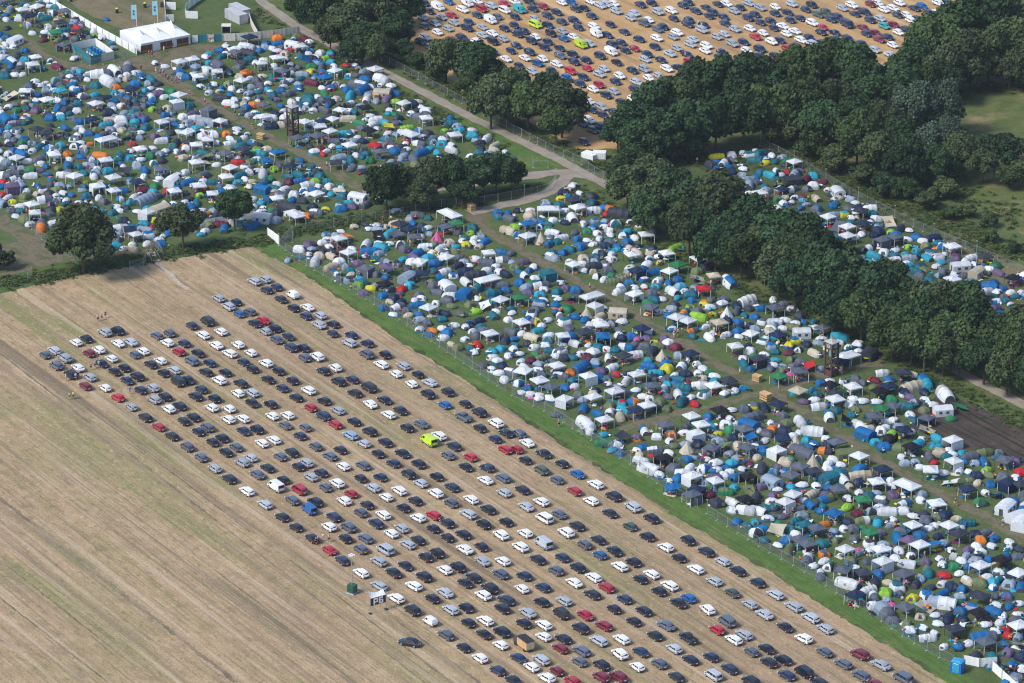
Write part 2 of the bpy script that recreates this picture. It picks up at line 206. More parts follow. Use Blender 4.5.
# ---------------------------------------------------------------- materials
def new_mat(name):
    m = bpy.data.materials.new(name); m.use_nodes = True
    nt = m.node_tree; nt.nodes.clear()
    out = nt.nodes.new('ShaderNodeOutputMaterial'); b = nt.nodes.new('ShaderNodeBsdfPrincipled')
    nt.links.new(b.outputs[0], out.inputs[0]); return m, nt, b, out
def node(nt, t, props=None, **inp):
    n = nt.nodes.new(t)
    for k, v in (props or {}).items(): setattr(n, k, v)
    for k, v in inp.items():
        k = k.replace('_', ' ')
        s = n.inputs[int(k[1:])] if k[0] == 'i' and k[1:].isdigit() else n.inputs[k]
        if hasattr(v, 'is_output'): nt.links.new(v, s)
        else: s.default_value = v
    return n
def rgb(c): return (c[0], c[1], c[2], 1)
def mix(nt, f, a, b, mode='MIX'):
    n = nt.nodes.new('ShaderNodeMix'); n.data_type = 'RGBA'; n.blend_type = mode
    for s, v in ((n.inputs[0], f), (n.inputs[6], a), (n.inputs[7], b)):
        if hasattr(v, 'is_output'): nt.links.new(v, s)
        else: s.default_value = v if not isinstance(v, tuple) or len(v) == 4 else rgb(v)
    return n.outputs[2]
def ramp(nt, v, lo, hi, a=0.0, b=1.0):
    return node(nt, 'ShaderNodeMapRange', None, Value=v, From_Min=lo, From_Max=hi, To_Min=a, To_Max=b).outputs[0]
def math_(nt, op, a, b=0.0):
    return node(nt, 'ShaderNodeMath', {'operation': op}, i0=a, i1=b).outputs[0]
def noise_(nt, co, scale, detail=2.0, rough=0.5):
    return node(nt, 'ShaderNodeTexNoise', None, Vector=co, Scale=scale, Detail=detail, Roughness=rough).outputs[0]
def coords(nt, scl=(1, 1, 1), rot=0.0):
    tc = node(nt, 'ShaderNodeTexCoord').outputs['Object']
    r = node(nt, 'ShaderNodeVectorRotate', {'rotation_type': 'Z_AXIS'}, Vector=tc, Angle=-rot).outputs[0]
    return node(nt, 'ShaderNodeVectorMath', {'operation': 'MULTIPLY'}, i0=r, i1=scl).outputs[0]

def flat(name, c, rough=0.7, var=0.15, metal=0.0, scale=1.2):
    m, nt, b, _ = new_mat(name)
    n = noise_(nt, coords(nt), scale, 3)
    f = ramp(nt, n, 0.3, 0.7)
    nt.links.new(mix(nt, f, tuple(x * (1 - var) for x in c), tuple(min(1, x * (1 + var)) for x in c)), b.inputs['Base Color'])
    b.inputs['Roughness'].default_value = rough; b.inputs['Metallic'].default_value = metal
    return m

# tintable materials exist twice: one reads the object's own colour, the other the colour stored on merged meshes
TINT = {}
def tintable(name, rough, var=0.12, coat=0.0, transl=0.0, scale=1.5, spec=0.5, dirt=0.0):
    pair = []
    for kind in ('', '_merged'):
        m, nt, b, out = new_mat(name + kind)
        if kind: c = node(nt, 'ShaderNodeAttribute', {'attribute_name': 'Col'}).outputs['Color']
        else: c = node(nt, 'ShaderNodeObjectInfo').outputs['Color']
        geo = node(nt, 'ShaderNodeNewGeometry').outputs['Position']
        n = noise_(nt, geo, scale, 3, 0.6)
        c2 = mix(nt, 1.0, c, mix(nt, ramp(nt, n, 0.3, 0.7), (1 - var * 1.6,) * 3 + (1,), (1, 1, 1, 1)), 'MULTIPLY')
        if dirt:
            n2 = noise_(nt, geo, 0.7, 2)
            c2 = mix(nt, ramp(nt, n2, 0.5, 0.8, 0, dirt), c2, (0.22, 0.19, 0.14, 1))
        nt.links.new(c2, b.inputs['Base Color'])
        b.inputs['Roughness'].default_value = rough
        b.inputs['Specular IOR Level'].default_value = spec
        if coat:
            b.inputs['Coat Weight'].default_value = coat; b.inputs['Coat Roughness'].default_value = 0.06
        if transl:
            t = node(nt, 'ShaderNodeBsdfTranslucent', None, Color=c2)
            ms = node(nt, 'ShaderNodeMixShader', None, i0=transl, i1=b.outputs[0], i2=t.outputs[0])
            nt.links.new(ms.outputs[0], out.inputs[0])
        pair.append(m)
    TINT[pair[0].name] = pair[1]
    return pair[0]
M_PAINT = tintable('car_paint', 0.32, 0.05, coat=0.7, scale=0.6, dirt=0.10)
M_FAB = tintable('tent_fabric', 0.62, 0.14, transl=0.18, spec=0.3, scale=2.2)
M_LEAF = tintable('leaves', 0.75, 0.42, transl=0.15, scale=0.9, spec=0.1)
M_CLOTH = tintable('cloth', 0.9, 0.1, spec=0.1)
M_PLAST = tintable('plastic', 0.55, 0.1)
M_GLASS = flat('car_glass', (0.012, 0.016, 0.022), 0.08, 0.02)
M_TYRE = flat('tyre', (0.012, 0.012, 0.013), 0.85)
M_RIM = flat('rim', (0.35, 0.36, 0.38), 0.4, metal=0.3)
M_LAMP = flat('tail_lamp', (0.45, 0.01, 0.012), 0.25)
M_HEAD = flat('head_lamp', (0.75, 0.78, 0.8), 0.15)
M_PLATE = flat('plate', (0.75, 0.75, 0.72), 0.5)
M_PLATEY = flat('plate_yellow', (0.8, 0.5, 0.03), 0.5)
M_TRIM = flat('black_trim', (0.02, 0.02, 0.022), 0.6)
M_METAL = flat('galvanised', (0.42, 0.44, 0.46), 0.4, metal=0.5)
M_STEELW = flat('white_pole', (0.7, 0.7, 0.7), 0.4)
M_CONC = flat('concrete', (0.33, 0.32, 0.3), 0.9)
M_MESH = flat('door_mesh', (0.05, 0.055, 0.065), 0.8)
M_BARK = flat('bark', (0.075, 0.055, 0.04), 0.95, 0.3)
M_SKIN = flat('skin', (0.5, 0.3, 0.22), 0.6)
M_WOOD = flat('dark_wood', (0.075, 0.04, 0.03), 0.8, 0.3)
M_PLY = flat('plywood', (0.5, 0.32, 0.15), 0.8, 0.2)
M_WHITEP = flat('white_sheeting', (0.72, 0.73, 0.72), 0.6, 0.06)
M_PVC = flat('marquee_pvc', (0.68, 0.70, 0.72), 0.45, 0.03)
M_TEAL = flat('teal_banner', (0.01, 0.16, 0.2), 0.6, 0.1)

# ---------------------------------------------------------------- mesh helpers
def mesh_from(name, vs, fs, mats, mi=None, smooth=False):
    me = bpy.data.meshes.new(name); me.from_pydata([tuple(v) for v in vs], [], fs)
    for m in (mats if isinstance(mats, (list, tuple)) else [mats]): me.materials.append(m)
    if mi: me.polygons.foreach_set('material_index', mi)
    if smooth: me.polygons.foreach_set('use_smooth', [True] * len(fs))
    me.update(); return me
class MB:
    def __init__(s): s.v = []; s.f = []; s.m = []
    def add(s, vs, fs, m=0):
        o = len(s.v); s.v += [tuple(v) for v in vs]; s.f += [tuple(i + o for i in f) for f in fs]; s.m += [m] * len(fs); return s
    def box(s, c, d, m=0, rz=0.0, ry=0.0):
        hx, hy, hz = d[0] / 2, d[1] / 2, d[2] / 2
        M = Matrix.Rotation(rz, 3, 'Z') @ Matrix.Rotation(ry, 3, 'Y')
        vs = [M @ Vector((x * hx, y * hy, z * hz)) + Vector(c) for x, y, z in
              ((-1,-1,-1),(1,-1,-1),(1,1,-1),(-1,1,-1),(-1,-1,1),(1,-1,1),(1,1,1),(-1,1,1))]
        return s.add(vs, [(0,3,2,1),(4,5,6,7),(0,1,5,4),(1,2,6,5),(2,3,7,6),(3,0,4,7)], m)
    def tube(s, a, b, r0, r1=None, n=6, m=0, cap=True):
        a, b = Vector(a), Vector(b); r1 = r0 if r1 is None else r1
        d = (b - a).normalized(); x = d.orthogonal().normalized(); y = d.cross(x)
        vs = [p + (x * math.cos(t) + y * math.sin(t)) * r for p, r in ((a, r0), (b, r1)) for t in [2 * math.pi * i / n for i in range(n)]]
        fs = [(i, (i + 1) % n, n + (i + 1) % n, n + i) for i in range(n)]
        if cap: fs += [tuple(range(n))[::-1], tuple(range(n, 2 * n))]
        return s.add(vs, fs, m)
    def mesh(s, name, mats, smooth=False): return mesh_from(name, s.v, s.f, mats, s.m, smooth)
def loft(rings, closed_ring=True, cap=True):
    n = len(rings[0]); vs = [p for r in rings for p in r]; fs = []
    for i in range(len(rings) - 1):
        for j in range(n if closed_ring else n - 1):
            a, b = i * n + j, i * n + (j + 1) % n
            fs.append((a, b, b + n, a + n))
    if cap and closed_ring:
        fs.append(tuple(range(n))[::-1]); fs.append(tuple(range((len(rings) - 1) * n, len(rings) * n)))
    return vs, fs

def obj(name, me, parent=None, color=None, loc=None, rz=0.0):
    o = bpy.data.objects.new(name, me); COL.objects.link(o)
    if parent: o.parent = parent
    if color: o.color = rgb(color)
    if loc is not None: o.location = loc
    o.rotation_euler.z = rz
    return o
def tag(o, label=None, cat=None, group=None, kind=None):
    for k, v in (('label', label), ('category', cat), ('group', group), ('kind', kind)):
        if v: o[k] = v
    return o
# a prototype: list of (part name, mesh, colour role or None); roles pick from the colours handed over
def place(proto, name, loc, rz, scl, colors):
    e = bpy.data.objects.new(name, None); COL.objects.link(e); e.empty_display_size = 0.3
    e.location = loc; e.rotation_euler.z = rz; e.scale = scl if isinstance(scl, (tuple, list)) else (scl,) * 3
    last = {}
    for pn, me, role in proto:                       # 'wheel>rim' is a sub-part of the latest wheel
        up, _, pn = pn.rpartition('>')
        o = bpy.data.objects.new(pn, me); COL.objects.link(o); o.parent = last[up] if up else e; last[pn] = o
        if role is not None: o.color = rgb(colors[role % len(colors)])
    return e
_cache = {}
def _arrays(me):
    k = me.name
    if k not in _cache:
        nv, nl, nf = len(me.vertices), len(me.loops), len(me.polygons)
        co = np.empty(nv * 3, np.float32); me.vertices.foreach_get('co', co)
        li = np.empty(nl, np.int32); me.loops.foreach_get('vertex_index', li)
        ls = np.empty(nf, np.int32); me.polygons.foreach_get('loop_start', ls)
        lt = np.empty(nf, np.int32); me.polygons.foreach_get('loop_total', lt)
        mi = np.empty(nf, np.int32); me.polygons.foreach_get('material_index', mi)
        sm = np.empty(nf, bool); me.polygons.foreach_get('use_smooth', sm)
        _cache[k] = (co.reshape(-1, 3), li, ls, lt, mi, sm, list(me.materials))
    return _cache[k]
def merge(name, items, kindlabel, parent=None):
    """items: (proto, loc, rz, scale, colors) -> ONE mesh object"""
    mats = []; CO = []; LI = []; LT = []; MI = []; SM = []; CC = []; base = 0
    for proto, loc, rz, scl, colors in items:
        s3 = scl if isinstance(scl, (tuple, list)) else (scl,) * 3
        c, s = math.cos(rz), math.sin(rz)
        A = np.array([[c * s3[0], -s * s3[1], 0], [s * s3[0], c * s3[1], 0], [0, 0, s3[2]]], np.float32)
        for pn, me, role in proto:
            co, li, ls, lt, mi, sm, ms = _arrays(me)
            ids = []
            for m in ms:
                m = TINT.get(m.name, m)
                if m not in mats: mats.append(m)
                ids.append(mats.index(m))
            CO.append(co @ A.T + np.array(loc, np.float32)); LI.append(li + base); LT.append(lt); MI.append(np.array(ids, np.int32)[mi]); SM.append(sm)
            col = rgb(colors[role % len(colors)]) if role is not None else (0.5, 0.5, 0.5, 1)
            CC.append(np.tile(np.array(col, np.float32), (len(co), 1))); base += len(co)
    CO = np.concatenate(CO); LI = np.concatenate(LI); LT = np.concatenate(LT); MI = np.concatenate(MI); SM = np.concatenate(SM); CC = np.concatenate(CC)
    me = bpy.data.meshes.new(name); me.vertices.add(len(CO)); me.vertices.foreach_set('co', CO.ravel())
    me.loops.add(len(LI)); me.loops.foreach_set('vertex_index', LI)
    me.polygons.add(len(LT)); ls = np.concatenate(([0], np.cumsum(LT)[:-1])).astype(np.int32)
    me.polygons.foreach_set('loop_start', ls); me.polygons.foreach_set('loop_total', LT)
    for m in mats: me.materials.append(m)
    me.polygons.foreach_set('material_index', MI); me.polygons.foreach_set('use_smooth', SM)
    at = me.color_attributes.new('Col', 'FLOAT_COLOR', 'POINT'); at.data.foreach_set('color', CC.ravel())
    me.update(calc_edges=True); me.validate()
    o = obj(name, me); return tag(o, kindlabel, None, None, 'stuff')
# ---------------------------------------------------------------- ground materials
def ground_mat(name, cols, streak=None, patches=(), speck=0.3, rough=0.95):
    """cols: base pair; patches: (colour, scale, (sx, sy), lo, hi, amount); streak: (colour, across, lo, hi, amount) list along the rows"""
    m, nt, b, _ = new_mat(name)
    co = coords(nt, (1, 1, 1), UA)
    c = mix(nt, ramp(nt, noise_(nt, co, 0.25, 5, 0.6), 0.35, 0.65), cols[0], cols[1])
    for col, scale, sc, lo, hi, am in patches:
        cc = coords(nt, (sc[0], sc[1], 1), UA)
        c = mix(nt, ramp(nt, noise_(nt, cc, scale, 4, 0.6), lo, hi, 0, am), c, col)
    for col, along, across, lo, hi, am in (streak or []):
        cc = coords(nt, (along, across, 1), UA)
        c = mix(nt, ramp(nt, noise_(nt, cc, 1.0, 3, 0.55), lo, hi, 0, am), c, col)
    f = noise_(nt, co, 2.3, 3, 0.7)
    c = mix(nt, 1.0, c, mix(nt, ramp(nt, f, 0.3, 0.7), (1 - speck,) * 3 + (1,), (1 + speck * .6,) * 3 + (1,)), 'MULTIPLY')
    nt.links.new(c, b.inputs['Base Color']); b.inputs['Roughness'].default_value = rough
    b.inputs['Specular IOR Level'].default_value = 0.15
    bump = node(nt, 'ShaderNodeBump', None, Strength=0.6, Distance=0.15, Height=noise_(nt, co, 1.6, 4, 0.7))
    nt.links.new(bump.outputs[0], b.inputs['Normal'])
    return m
GRASS_D = (0.040, 0.062, 0.020); GRASS_L = (0.085, 0.105, 0.035)
STRAW = (0.40, 0.30, 0.20)
M_CAMP = ground_mat('camp_grass', ((0.062, 0.100, 0.030), (0.095, 0.130, 0.046)),
    patches=[((0.16, 0.125, 0.075), 0.09, (1, 1.6), 0.54, 0.72, 0.75), ((0.035, 0.06, 0.018), 0.05, (1, 1), 0.5, 0.7, 0.6), ((0.13, 0.14, 0.06), 0.8, (1, 1), 0.55, 0.7, 0.6)], speck=0.3)
M_FIELD = ground_mat('distant_fields', (GRASS_D, GRASS_L), patches=[((0.2, 0.16, 0.08), 0.01, (1, 1), 0.52, 0.6, 0.8)])
M_STRIP = ground_mat('lush_grass', ((0.072, 0.130, 0.030), (0.105, 0.172, 0.042)), streak=[((0.05, 0.1, 0.02), 0.05, 1.6, 0.45, 0.65, 0.6)],
    patches=[((0.2, 0.18, 0.08), 0.3, (.3, 1), 0.52, 0.7, 0.6), ((0.04, 0.07, 0.02), 0.8, (.5, 1), 0.52, 0.68, 0.6)])
M_STUB = ground_mat('stubble', ((0.335, 0.232, 0.135), (0.430, 0.312, 0.190)),
    patches=[((0.18, 0.195, 0.07), 0.035, (0.35, 1.0), 0.52, 0.66, 0.5), ((0.15, 0.18, 0.05), 0.16, (0.12, 1.0), 0.52, 0.66, 0.55), ((0.28, 0.19, 0.12), 0.03, (0.4, 1), 0.5, 0.66, 0.6),
             ((0.13, 0.14, 0.06), 0.9, (0.45, 1.0), 0.54, 0.68, 0.6), ((0.52, 0.42, 0.30), 1.1, (0.6, 1.0), 0.56, 0.70, 0.6), ((0.16, 0.12, 0.09), 0.45, (0.25, 1.0), 0.56, 0.70, 0.5), ((0.12, 0.10, 0.075), 2.2, (0.5, 1.0), 0.60, 0.70, 0.6), ((0.58, 0.48, 0.36), 2.6, (0.7, 1.0), 0.60, 0.70, 0.5)],
    streak=[((0.22, 0.17, 0.115), 0.012, 0.50, 0.53, 0.66, 0.6), ((0.50, 0.39, 0.28), 0.01, 0.37, 0.55, 0.68, 0.6),
            ((0.17, 0.145, 0.085), 0.03, 1.7, 0.52, 0.68, 0.65), ((0.14, 0.11, 0.08), 0.006, 0.22, 0.60, 0.68, 0.6)], speck=0.22)
M_STUBF = ground_mat('golden_stubble', ((0.40, 0.245, 0.11), (0.49, 0.32, 0.155)),
    patches=[((0.28, 0.18, 0.10), 0.05, (0.35, 1.0), 0.5, 0.7, 0.5)],
    streak=[((0.24, 0.15, 0.09), 0.012, 0.35, 0.52, 0.68, 0.7), ((0.54, 0.38, 0.22), 0.01, 0.27, 0.55, 0.68, 0.6)], speck=0.15)
M_DIRT = ground_mat('trodden_dirt', ((0.14, 0.12, 0.078), (0.21, 0.17, 0.12)), patches=[((0.075, 0.09, 0.036), 0.25, (1, 1), 0.46, 0.62, 0.85), ((0.08, 0.09, 0.04), 0.9, (.4, 1), 0.5, 0.66, 0.6)])
M_MUD = ground_mat('churned_mud', ((0.05, 0.04, 0.032), (0.085, 0.068, 0.055)), streak=[((0.028, 0.023, 0.02), 0.04, 0.9, 0.48, 0.62, 0.9)],
    patches=[((0.08, 0.09, 0.035), 0.12, (1, 1), 0.6, 0.7, 0.8)])
M_ROAD = ground_mat('gravel_road', ((0.24, 0.205, 0.17), (0.31, 0.265, 0.22)), streak=[((0.2, 0.17, 0.13), 0.02, 0.6, 0.55, 0.7, 0.6)], speck=0.12)
M_BANK = ground_mat('ditch_growth', ((0.055, 0.098, 0.026), (0.09, 0.135, 0.038)), patches=[((0.14, 0.13, 0.05), 0.3, (1, 1), 0.62, 0.75, 0.6)], speck=0.45)
M_ROUGH = ground_mat("rough_grass", ((0.062, 0.100, 0.030), (0.12, 0.145, 0.05)), patches=[((0.15, 0.12, 0.06), 0.12, (1, 1), 0.5, 0.66, 0.7), ((0.03, 0.05, 0.015), 0.2, (1, 1), 0.55, 0.7, 0.7)], speck=0.4)
M_MEADOW = ground_mat('meadow', ((0.075, 0.105, 0.03), (0.125, 0.145, 0.05)), patches=[((0.27, 0.2, 0.11), 0.08, (1, .5), 0.5, 0.64, 0.85), ((0.05, 0.08, 0.025), 0.12, (1, 1), 0.55, 0.7, 0.8)], speck=0.35)
M_FURROW = ground_mat('furrow', ((0.14, 0.11, 0.08), (0.24, 0.19, 0.13)), patches=[((0.10, 0.12, 0.05), 0.08, (.5, 1), 0.5, 0.6, 0.6), ((0.30, 0.24, 0.17), 0.2, (.4, 1), 0.5, 0.62, 0.8)], speck=0.3)
M_BROWNF = ground_mat('mown_field', ((0.15, 0.125, 0.075), (0.2, 0.165, 0.1)), streak=[((0.085, 0.10, 0.04), 0.012, 0.12, 0.48, 0.62, 0.8)])

# ---------------------------------------------------------------- ground sheets
def ragged(pts, step=1.6, amp=0.45):
    out = []
    n = len(pts)
    for i in range(n):
        a, b = pts[i], pts[(i + 1) % n]; L = (b - a).length; k = max(1, int(L / step)); d = (b - a).normalized(); nn = Vector((d.y, -d.x, 0))
        for j in range(k):
            p = a + (b - a) * (j / k)
            w = (noise.noise(p * 0.35) * 1.6 + RU(-1, 1) * 0.7) * amp
            out.append(p + nn * w)
    return out
def sheet(name, px, z, mat, amp=0.45, step=1.6, world=False):
    pts = [Vector((p[0], p[1], 0)) if world else G(*p) for p in px]
    pts = ragged(pts, step, amp)
    bm = bmesh.new(); vs = [bm.verts.new((p.x, p.y, z)) for p in pts]
    f = bm.faces.new(vs); f.normal_update()
    if f.normal.z < 0: f.normal_flip()
    bmesh.ops.triangulate(bm, faces=bm.faces[:]); me = bpy.data.meshes.new(name); bm.to_mesh(me); bm.free(); me.materials.append(mat)
    return tag(obj(name, me), kind='structure')
def ribbon(name, px, width, z, mat, amp=0.25, step=1.2, wob=2.0):
    pts = [G(*p) for p in px]; dense = []
    for a, b in zip(pts, pts[1:]):
        k = max(1, int((b - a).length / step)); dense += [a + (b - a) * (j / k) for j in range(k)]
    dense.append(pts[-1])
    for _ in range(6): dense = [dense[0]] + [(dense[i - 1] + dense[i] * 2 + dense[i + 1]) / 4 for i in range(1, len(dense) - 1)] + [dense[-1]]
    vs = []
    for i, p in enumerate(dense):
        d = (dense[min(i + 1, len(dense) - 1)] - dense[max(i - 1, 0)]).normalized(); nn = Vector((d.y, -d.x, 0))
        wl = width / 2 + RU(-amp, amp) + noise.noise(p * .3) * amp * wob; wr = width / 2 + RU(-amp, amp) + noise.noise(p * .3 + Vector((9, 0, 0))) * amp * wob
        for q in (p - nn * wl, p, p + nn * wr): vs.append((q.x, q.y, z))
    fs = []
    for i in range(len(dense) - 1):
        for j in (0, 1): a = i * 3 + j; fs.append((a, a + 1, a + 4, a + 3))
    return tag(obj(name, mesh_from(name, vs, fs, mat)), kind='structure')

me = mesh_from('ground', [(-3000, -200, -0.01), (3000, -200, -0.01), (3000, 6000, -0.01), (-3000, 6000, -0.01)], [(0, 1, 2, 3)], M_FIELD)
tag(obj('ground', me), kind='structure')
sheet('campground_grass', [(-500, -160), (330, -160), (460, 60), (1300, 440), (1300, 700), (1010, 720), (960, 700), (262, 246), (-500, 400)], 0.0, M_CAMP, 0.3, 4)
sheet('stubble_field', [(-700, 330), (0, 290), (40, 283), (95, 272), (150, 263), (256, 245), (262, 250), (310, 278), (400, 342), (455, 374), (512, 412), (590, 462), (672, 514), (768, 571), (860, 629), (953, 686), (1060, 755), (1300, 900), (-700, 1000)], 0.012, M_STUB, 0.5)
sheet('lush_grass_strip', [(252, 247), (275, 243), (308, 264), (352, 288), (410, 324), (512, 393), (550, 411), (597, 441), (630, 461), (672, 490), (707, 511), (768, 549), (810, 572), (842, 594), (875, 614), (908, 637), (943, 657), (1000, 700), (1060, 757), (1020, 728), (953, 684), (860, 627), (768, 569), (672, 512), (590, 460), (512, 410), (455, 372), (400, 340), (310, 276)], 0.018, M_STRIP, 0.75, 1.0)
sheet('golden_stubble_field', [(370, -330), (388, -40), (397, 5), (405, 40), (420, 60), (431, 74), (512, 116), (545, 130), (577, 149), (605, 149), (640, 150), (700, 110), (880, 92), (896, 60), (980, 12), (1060, -20), (1200, -120), (1200, -330)], 0.012, M_STUBF, 0.8)
sheet('mown_field', [(-50, -120), (45, -3), (60, -4), (80, 10), (123, 30), (150, 36), (166, 24), (164, -120)], 0.012, M_BROWNF, 0.6, 3)
sheet('rough_verge', [(230, -60), (300, -60), (345, 38), (400, 75), (500, 125), (560, 140), (620, 170), (760, 240), (900, 310), (1100, 390), (1100, 480), (960, 395), (880, 352), (800, 318), (755, 297), (700, 268), (655, 244), (600, 205), (575, 182), (555, 168), (520, 145), (460, 115), (400, 88), (345, 52), (300, 36), (262, 8)], 0.008, M_ROUGH, 0.8)
sheet('woodland_floor', [(580, 150), (640, 150), (700, 110), (880, 90), (900, 62), (985, 12), (1100, -50), (1200, 300), (1024, 268), (940, 232), (870, 202), (800, 172), (768, 158), (700, 158), (640, 172)], 0.008, M_ROUGH, 0.8)
sheet('meadow', [(950, 92), (985, 78), (1024, 74), (1200, 40), (1250, 330), (1060, 255), (1024, 235), (985, 205), (950, 180), (945, 120)], 0.016, M_MEADOW, 0.9)
sheet('ditch_bank', [(-60, 290), (0, 275), (50, 263), (100, 256), (150, 251), (200, 243), (256, 235), (262, 233), (300, 224), (350, 215), (420, 205), (500, 192), (545, 183), (556, 187), (549, 193), (500, 201), (400, 217), (300, 236), (268, 244), (256, 246), (200, 254), (150, 262), (95, 272), (40, 284), (0, 294), (-60, 305)], 0.022, M_BANK, 0.4)
sheet('verge_grass', [(440, 118), (462, 110), (505, 134), (555, 159), (562, 167), (540, 169), (500, 166), (470, 146)], 0.02, M_STRIP, 0.4)
ribbon('gravel_road', [(225, -40), (262, 2), (296, 26), (338, 48), (400, 80), (463, 113), (512, 137), (560, 160), (585, 174), (620, 192), (700, 235), (755, 266), (850, 313), (963, 374), (1022, 404), (1100, 440)], 3.1, 0.03, M_ROAD, 0.15)
ribbon('gravel_road', [(590, 176), (560, 172), (520, 177), (470, 184), (410, 192), (363, 194)], 4.2, 0.034, M_ROAD, 0.3)
ribbon('gravel_road', [(572, 172), (563, 180), (552, 191), (530, 199), (500, 206), (470, 213)], 3.6, 0.038, M_ROAD, 0.3)
ribbon('dirt_path', [(480, 207), (470, 218), (485, 230), (512, 245), (560, 272), (610, 300), (674, 338), (720, 366), (768, 392), (830, 428), (880, 461), (930, 488), (980, 514), (1060, 560)], 3.0, 0.02, M_DIRT, 0.5)
ribbon('dirt_path', [(620, 430), (670, 416), (724, 403), (768, 392), (800, 382), (830, 372), (870, 366), (905, 356)], 2.8, 0.024, M_DIRT, 0.6)
ribbon('dirt_path', [(140, 66), (175, 84), (215, 108), (256, 131), (326, 166), (366, 193)], 3.0, 0.02, M_DIRT, 0.4)
ribbon('dirt_path', [(20, 35), (45, 55), (65, 65), (100, 68), (140, 62)], 3.2, 0.024, M_DIRT, 0.5)
ribbon('dirt_path', [(-40, 196), (0, 221), (35, 242), (62, 260)], 5.0, 0.02, M_DIRT, 0.4)
ribbon('dirt_path', [(-40, 283), (0, 276), (30, 268), (70, 258), (110, 254), (150, 250), (152, 252)], 2.6, 0.03, M_DIRT, 0.3)
sheet('trodden_dirt', [(118, 60), (145, 55), (190, 45), (225, 44), (215, 52), (185, 60), (175, 72), (195, 90), (165, 84), (150, 74), (125, 66)], 0.016, M_DIRT, 0.8)
sheet('trodden_dirt', [(0, 245), (30, 240), (62, 256), (45, 264), (20, 270), (0, 270)], 0.016, M_DIRT, 0.6)
ribbon('dirt_path', [(155, 261), (166, 270), (187, 290)], 1.0, 0.035, flat('worn_path', (.40, .33, .26), .9, .2), 0.25)
sheet('churned_mud', [(936, 396), (962, 400), (1000, 416), (1060, 442), (1060, 484), (1024, 466), (985, 454), (940, 440), (908, 428), (912, 408)], 0.018, M_MUD, 0.8)
sheet('churned_mud', [(300, 248), (330, 240), (352, 246), (350, 256), (318, 262)], 0.018, M_MUD, 0.8)
for pts, w in (([(-10, 491), (100, 576), (236, 682)], 0.8), ([(0, 560), (152, 680)], 0.35), ([(-10, 590), (60, 645), (110, 684)], 0.35), ([(0, 353), (100, 431), (205, 512)], 0.55),
               ([(205, 512), (330, 609), (425, 683)], 0.3), ([(40, 372), (150, 456), (250, 532)], 0.3), ([(150, 520), (260, 604)], 0.3), ([(290, 560), (452, 683)], 0.4), ([(385, 612), (480, 683)], 0.55)):
    ribbon('furrow', pts, w, 0.02 + R() * .006, M_FURROW, w * 0.3, 0.7, 0.0)

# paired wheel tracks pressed into the stubble, parallel to the rows
M_TRACK = ground_mat('pressed_stubble', ((0.25, 0.185, 0.12), (0.33, 0.25, 0.165)), patches=[((0.42, 0.33, 0.22), 0.15, (.4, 1), 0.45, 0.6, 0.9)])
for (x, y, L_) in ((120, 372, 150), (160, 345, 160), (215, 325, 170), (255, 300, 170), (300, 300, 180), (150, 420, 140), (60, 470, 120), (140, 520, 90), (20, 420, 130), (230, 420, 120), (330, 370, 150), (420, 400, 130), (480, 470, 110), (330, 640, 30), (560, 500, 90), (20, 330, 90), (80, 310, 90)):
    for off in (-.8, .8):
        p = G(x, y) + V * off; q = p - U * L_
        a_, b_ = PX(p), PX(q); ribbon('wheel_track', [a_[:2], ((a_[0] + b_[0]) / 2, (a_[1] + b_[1]) / 2), b_[:2]], .26, .034 + R() * .004, M_TRACK, .1, 1.5, 1.0)
# ---------------------------------------------------------------- cars
CC = dict(k=(0.007, 0.010, 0.026), b=(0.012, 0.025, 0.068), g=(0.085, 0.105, 0.15), s=(0.36, 0.40, 0.46), w=(0.78, 0.79, 0.80), r=(0.38, 0.012, 0.03),
          m=(0.17, 0.012, 0.03), u=(0.008, 0.09, 0.28), l=(0.30, 0.42, 0.62), y=(0.45, 0.62, 0.02), o=(0.03, 0.32, 0.36), c=(0.05, 0.075, 0.065), t=(0.05, 0.05, 0.06))
CN = dict(k='black', b='navy', g='dark grey', s='silver', w='white', r='red', m='maroon', u='blue', l='pale blue', y='lime green', o='turquoise', c='grey green', t='black')
# type: length, width, height, belt height, bonnet end x, windscreen top x, roof end x, rear base x, sill, bonnet height, tail height, kind
CT = dict(
 H=(4.1, 1.78, 1.47, 0.92, 1.05, 0.35, -1.35, -1.88, 0.30, 0.86, 0.95), E=(4.6, 1.8, 1.45, 0.93, 1.15, 0.45, -1.75, -2.15, 0.30, 0.86, 0.96),
 S=(4.6, 1.9, 1.68, 1.08, 1.25, 0.55, -1.65, -2.12, 0.38, 1.0, 1.1), D=(4.6, 1.8, 1.43, 0.92, 1.15, 0.45, -0.95, -1.75, 0.30, 0.86, 0.96),
 M=(4.75, 1.88, 1.85, 1.05, 1.65, 0.85, -2.05, -2.3, 0.35, 1.0, 1.08), V=(5.0, 1.95, 2.05, 1.15, 1.85, 1.15, -2.35, -2.46, 0.38, 1.05, 1.2),
 C=(3.9, 1.75, 1.8, 1.1, 1.2, 0.7, -1.6, -1.9, 0.4, 0.9, 1.1), P=(5.2, 1.88, 1.75, 1.08, 1.3, 0.6, -0.55, -0.8, 0.42, 1.05, 1.05))
KIND = dict(H='hatchback', E='estate car', S='off-roader', D='saloon', M='people carrier', V='van', C='van', P='pickup truck', B='box truck')
